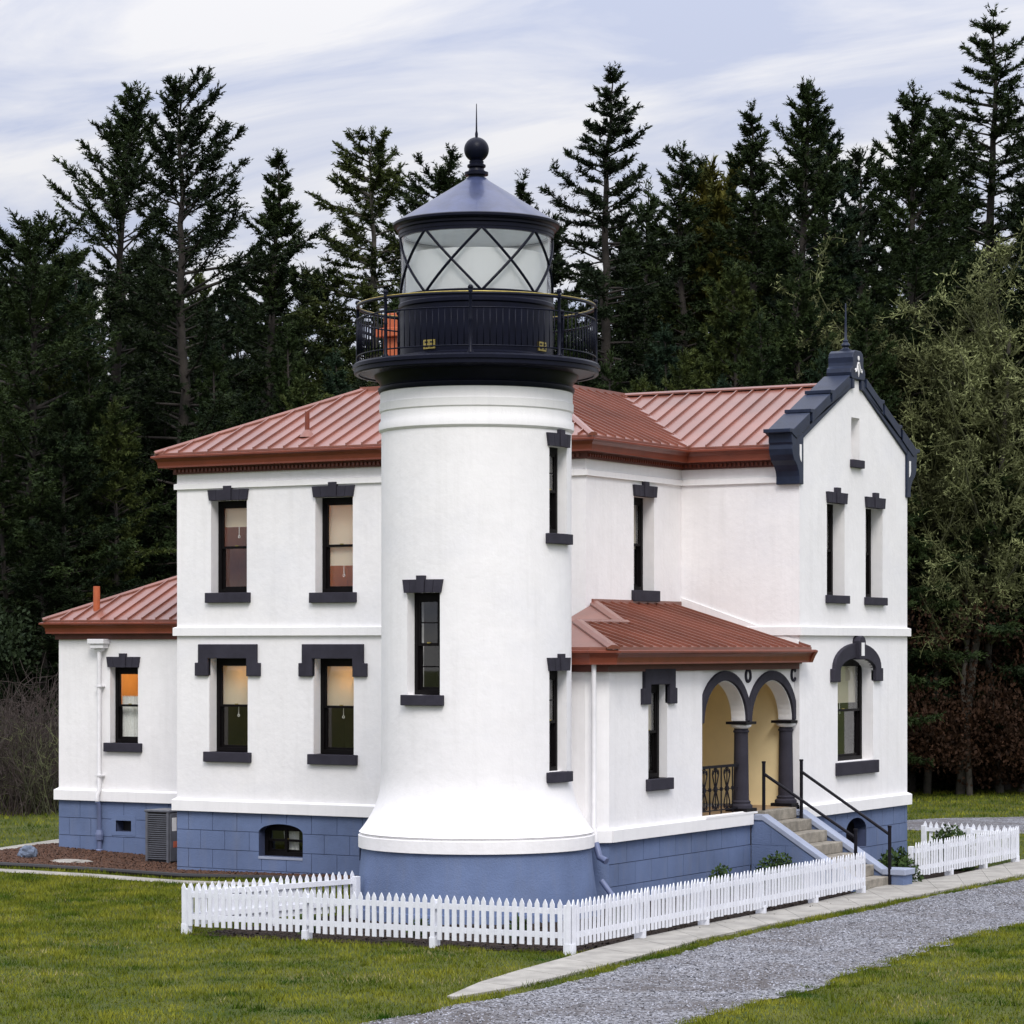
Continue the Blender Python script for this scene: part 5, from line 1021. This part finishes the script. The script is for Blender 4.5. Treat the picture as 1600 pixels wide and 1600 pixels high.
bush_meshes('bush0', 1, 7000, (1.7, 1.7, 1.9), 'leaf_rust', .16); bush_meshes('bush1', 2, 7000, (1.8, 1.8, 1.8), 'needles_dark', .17); bush_meshes('bush2', 3, 6000, (1.5, 1.5, 1.7), 'needles_light', .15)
def place_bush(key, px, d, s, label, group, sz=1.):
    p = tree_at(px, d); t = thing('bush', label, 'bush', p, group); t.scale = (s, s, s * sz); t.rotation_euler = (0, 0, px * 1.3)
    for me in TREE_ME[key]: shared(me.name.split('.')[0], me, t, (0, 0, 0))
for px, d, s in ((-30, 67, 1.1), (8, 66, 1.0), (38, 68, 1.15), (62, 67, .95), (85, 69, 1.0), (20, 70, 1.25), (70, 71, 1.2)): place_bush('brush0', px, d, s, 'leafless brown brush thicket beside the left wing of the house', 'brown brush at the wood edge')
for px, d, s in ((55, 66.5, .9), (90, 68, 1.0), (-10, 69, 1.0)): place_bush('brush1', px, d, s, 'mossy green brush mixed into the brown thicket', 'mossy brush at the wood edge')
for px, d, s in ((1425, 79, 1.2), (1462, 80, 1.0), (1490, 79.5, 1.2), (1530, 80, 1.1), (1565, 79.5, 1.25), (1600, 80, 1.1), (1640, 79, 1.2)): place_bush('bush0', px, d, s, 'rust-brown bush in the shade under the mossy alders', 'rust-brown bushes under the trees', 1.3)
for px, d, s in ((-20, 74, 1.3), (40, 75, 1.3), (100, 76, 1.3), (1440, 86, 1.6), (1475, 84, 1.3), (1510, 86, 1.6), (1545, 84, 1.4), (1585, 86, 1.6), (1625, 84, 1.5), (160, 78, 1.4), (230, 79, 1.4)): place_bush('bush1', px, d, s, 'dark evergreen bush on the floor of the wood', 'dark bushes on the floor of the wood', 1.2)
conifer_meshes('broad', 'leaf_yellow', 'bark', seed=77, H=12., R=2.9, base=.1, sparse=.15, e_top=60, e_low=20, shape=.35, dens=1.1, bsz=.2)
p = tree_at(1120, 90); h = height(312, 90, p.z) / 12; place_tree('broad', p, 'yellow-green rounded tree standing among the dark firs', .5, (h * .75, h * .75, h), None, 'broadleaf_tree')

# ================================================================== GRASS, CHIPS, STONES
def frustum_ok(x, y, z, m=120):
    qx, qy = x - CAM.x, y - CAM.y; d = qx * VIEW.x + qy * VIEW.y; px = 800 + F * (qx * RIGHT.x + qy * RIGHT.y) / d; py = H0 + F * (CAM.z - z) / d; return (d > 5) & (px > -m) & (px < 1600 + m) & (py < 1600 + m)
def scatter(n, x0, x1, y0, y1): x = RNG.uniform(x0, x1, n); y = RNG.uniform(y0, y1, n); z = gz(x, y); k = frustum_ok(x, y, z); return x[k], y[k], z[k]
solid_ = [[(p[0], p[1]) for p in q] for q in (GRAVEL, WALK_A + WALK_B[::-1], BED, YARD, PATHF, PATHB, FARG, YARD2)] + [[(XL, YF), (XG, YF), (XG, YW2), (XL, YW2)], [(XW, YL), (XL, YL), (XL, 12.6), (XW, 12.6)]]
def blades(x, y, z, h, wd, name, mtl):
    n = len(x); a = RNG.uniform(0, 6.28, n); hh = h * RNG.uniform(.45, 1.3, n); ln = hh * RNG.uniform(.1, .9, n); s = np.stack([np.cos(a), np.sin(a), np.zeros(n)], 1) * np.reshape(wd, (-1, 1)); b = np.stack([x, y, z], 1); l = RNG.uniform(0, 6.28, n); tp = b + np.stack([np.cos(l) * ln, np.sin(l) * ln, hh], 1)
    v = np.stack([b - s, b + s, tp], 1).reshape(-1, 3); o = npmesh(name, v, np.arange(len(v)).reshape(-1, 3), mtl); o['kind'] = 'stuff'; return o
X, Y, Z = [], [], []
for n, r in ((420000, (-14, 15, -16, 6)), (160000, (-40, 14, 2, 40)), (60000, (4, 40, 10, 60))):
    x, y, z = scatter(n, *r); bad = np.zeros(len(x), bool)
    for q in solid_: bad |= inside(q, x, y)
    X.append(x[~bad]); Y.append(y[~bad]); Z.append(z[~bad])
x, y, z = map(np.concatenate, (X, Y, Z)); d_ = np.hypot(x - CAM.x, y - CAM.y); tuft = np.array([mnoise.noise(Vector((a * .9, b * .9, 0))) for a, b in zip(x[::1], y[::1])])
blades(x, y, z, .045 * (1 + .7 * tuft) * np.clip(d_ / 38, 1, 1.6), .0065 * np.clip(d_ / 36, 1, 2.2), 'grass', 'grass_blade')
def chips(poly, n, size, name, mtl, dz, flat=.35):
    P_ = np.array([(p[0], p[1]) for p in poly]); x, y, z = scatter(n, P_[:, 0].min(), P_[:, 0].max(), P_[:, 1].min(), P_[:, 1].max()); k = inside(P_, x, y); x, y, z = x[k], y[k], z[k]; n = len(x)
    c = np.stack([x, y, z + dz], 1); a = unit(RNG.normal(0, 1, (n, 3)) * np.array([1, 1, flat])); b = unit(np.cross(a, RNG.normal(0, 1, (n, 3)) * .5 + np.array([0, 0, 1.]))); s = size * RNG.uniform(.5, 1.5, (n, 1)); up = np.cross(a, b); up *= np.sign(up[:, 2:3] + 1e-9)
    V = np.stack([c - a * s, c + b * s * .6, c + a * s, c - b * s * .6, c + up * s * .55], 1).reshape(-1, 3); i = np.arange(n)[:, None] * 5
    f = np.concatenate([i + np.array(t) for t in ((0, 1, 4), (1, 2, 4), (2, 3, 4), (3, 0, 4))]); o = npmesh(name, V, f, mtl); o['kind'] = 'stuff'
chips(GRAVEL, 24000, .017, 'gravel_stones', 'stone_chip', .014); chips(BED, 50000, .03, 'mulch_chips', 'mulch_chip', .03); chips(YARD, 16000, .03, 'shaded_soil_chips', 'soil_chip', .015)

# ragged edges: long grass along fence, walk and gravel, stray stones in the turf
EX, EY = [], []
for pl, n, sg in ((GRAV_A, 9000, .035), (GRAV_B, 9000, .08), (WALK_B, 2000, .012), (WALK_A[:5], 500, .02), ([FL, FC], 1800, .05), (PATHF[5:], 1500, .03)):
    L = [0]
    for a, b in zip(pl[:-1], pl[1:]): L.append(L[-1] + (Vector(b[:2]) - Vector(a[:2])).length)
    t = RNG.uniform(0, L[-1], n); EX.append(np.interp(t, L, [p[0] for p in pl]) + RNG.normal(0, sg, n)); EY.append(np.interp(t, L, [p[1] for p in pl]) + RNG.normal(0, sg, n))
x, y = np.concatenate(EX), np.concatenate(EY); cl = np.array([mnoise.noise(Vector((a * 2.3, b * 2.3, 4))) for a, b in zip(x, y)]); k = cl > -.15; x, y, cl = x[k], y[k], cl[k]
blades(x, y, gz(x, y) + .005, .042 * (1 + cl), .006, 'edge_grass', 'grass_blade')

# dry stalks and weedy tufts scattered through the turf
mat('dry_grass', (.20, .17, .07), .9, col2=(.36, .31, .16), vscale=3., spec=.03)
x, y, z = scatter(60000, -14, 15, -16, 6); bad = np.zeros(len(x), bool)
for q in solid_: bad |= inside(q, x, y)
pn = np.array([mnoise.noise(Vector((a * .55, b * .55, 9))) + .5 * mnoise.noise(Vector((a * 2.1, b * 2.1, 3))) for a, b in zip(x, y)]); k = (~bad) & (pn > .28)
blades(x[k], y[k], z[k], .05, .006, 'dry_grass', 'dry_grass')
cx_, cy_, cz_ = scatter(900, -14, 15, -16, 6); bad = np.zeros(len(cx_), bool)
for q in solid_: bad |= inside(q, cx_, cy_)
cx_, cy_ = cx_[~bad], cy_[~bad]; x = np.repeat(cx_, 26) + RNG.normal(0, .05, len(cx_) * 26); y = np.repeat(cy_, 26) + RNG.normal(0, .05, len(cy_) * 26)
blades(x, y, gz(x, y), .085, .008, 'turf_tufts', 'grass_blade')
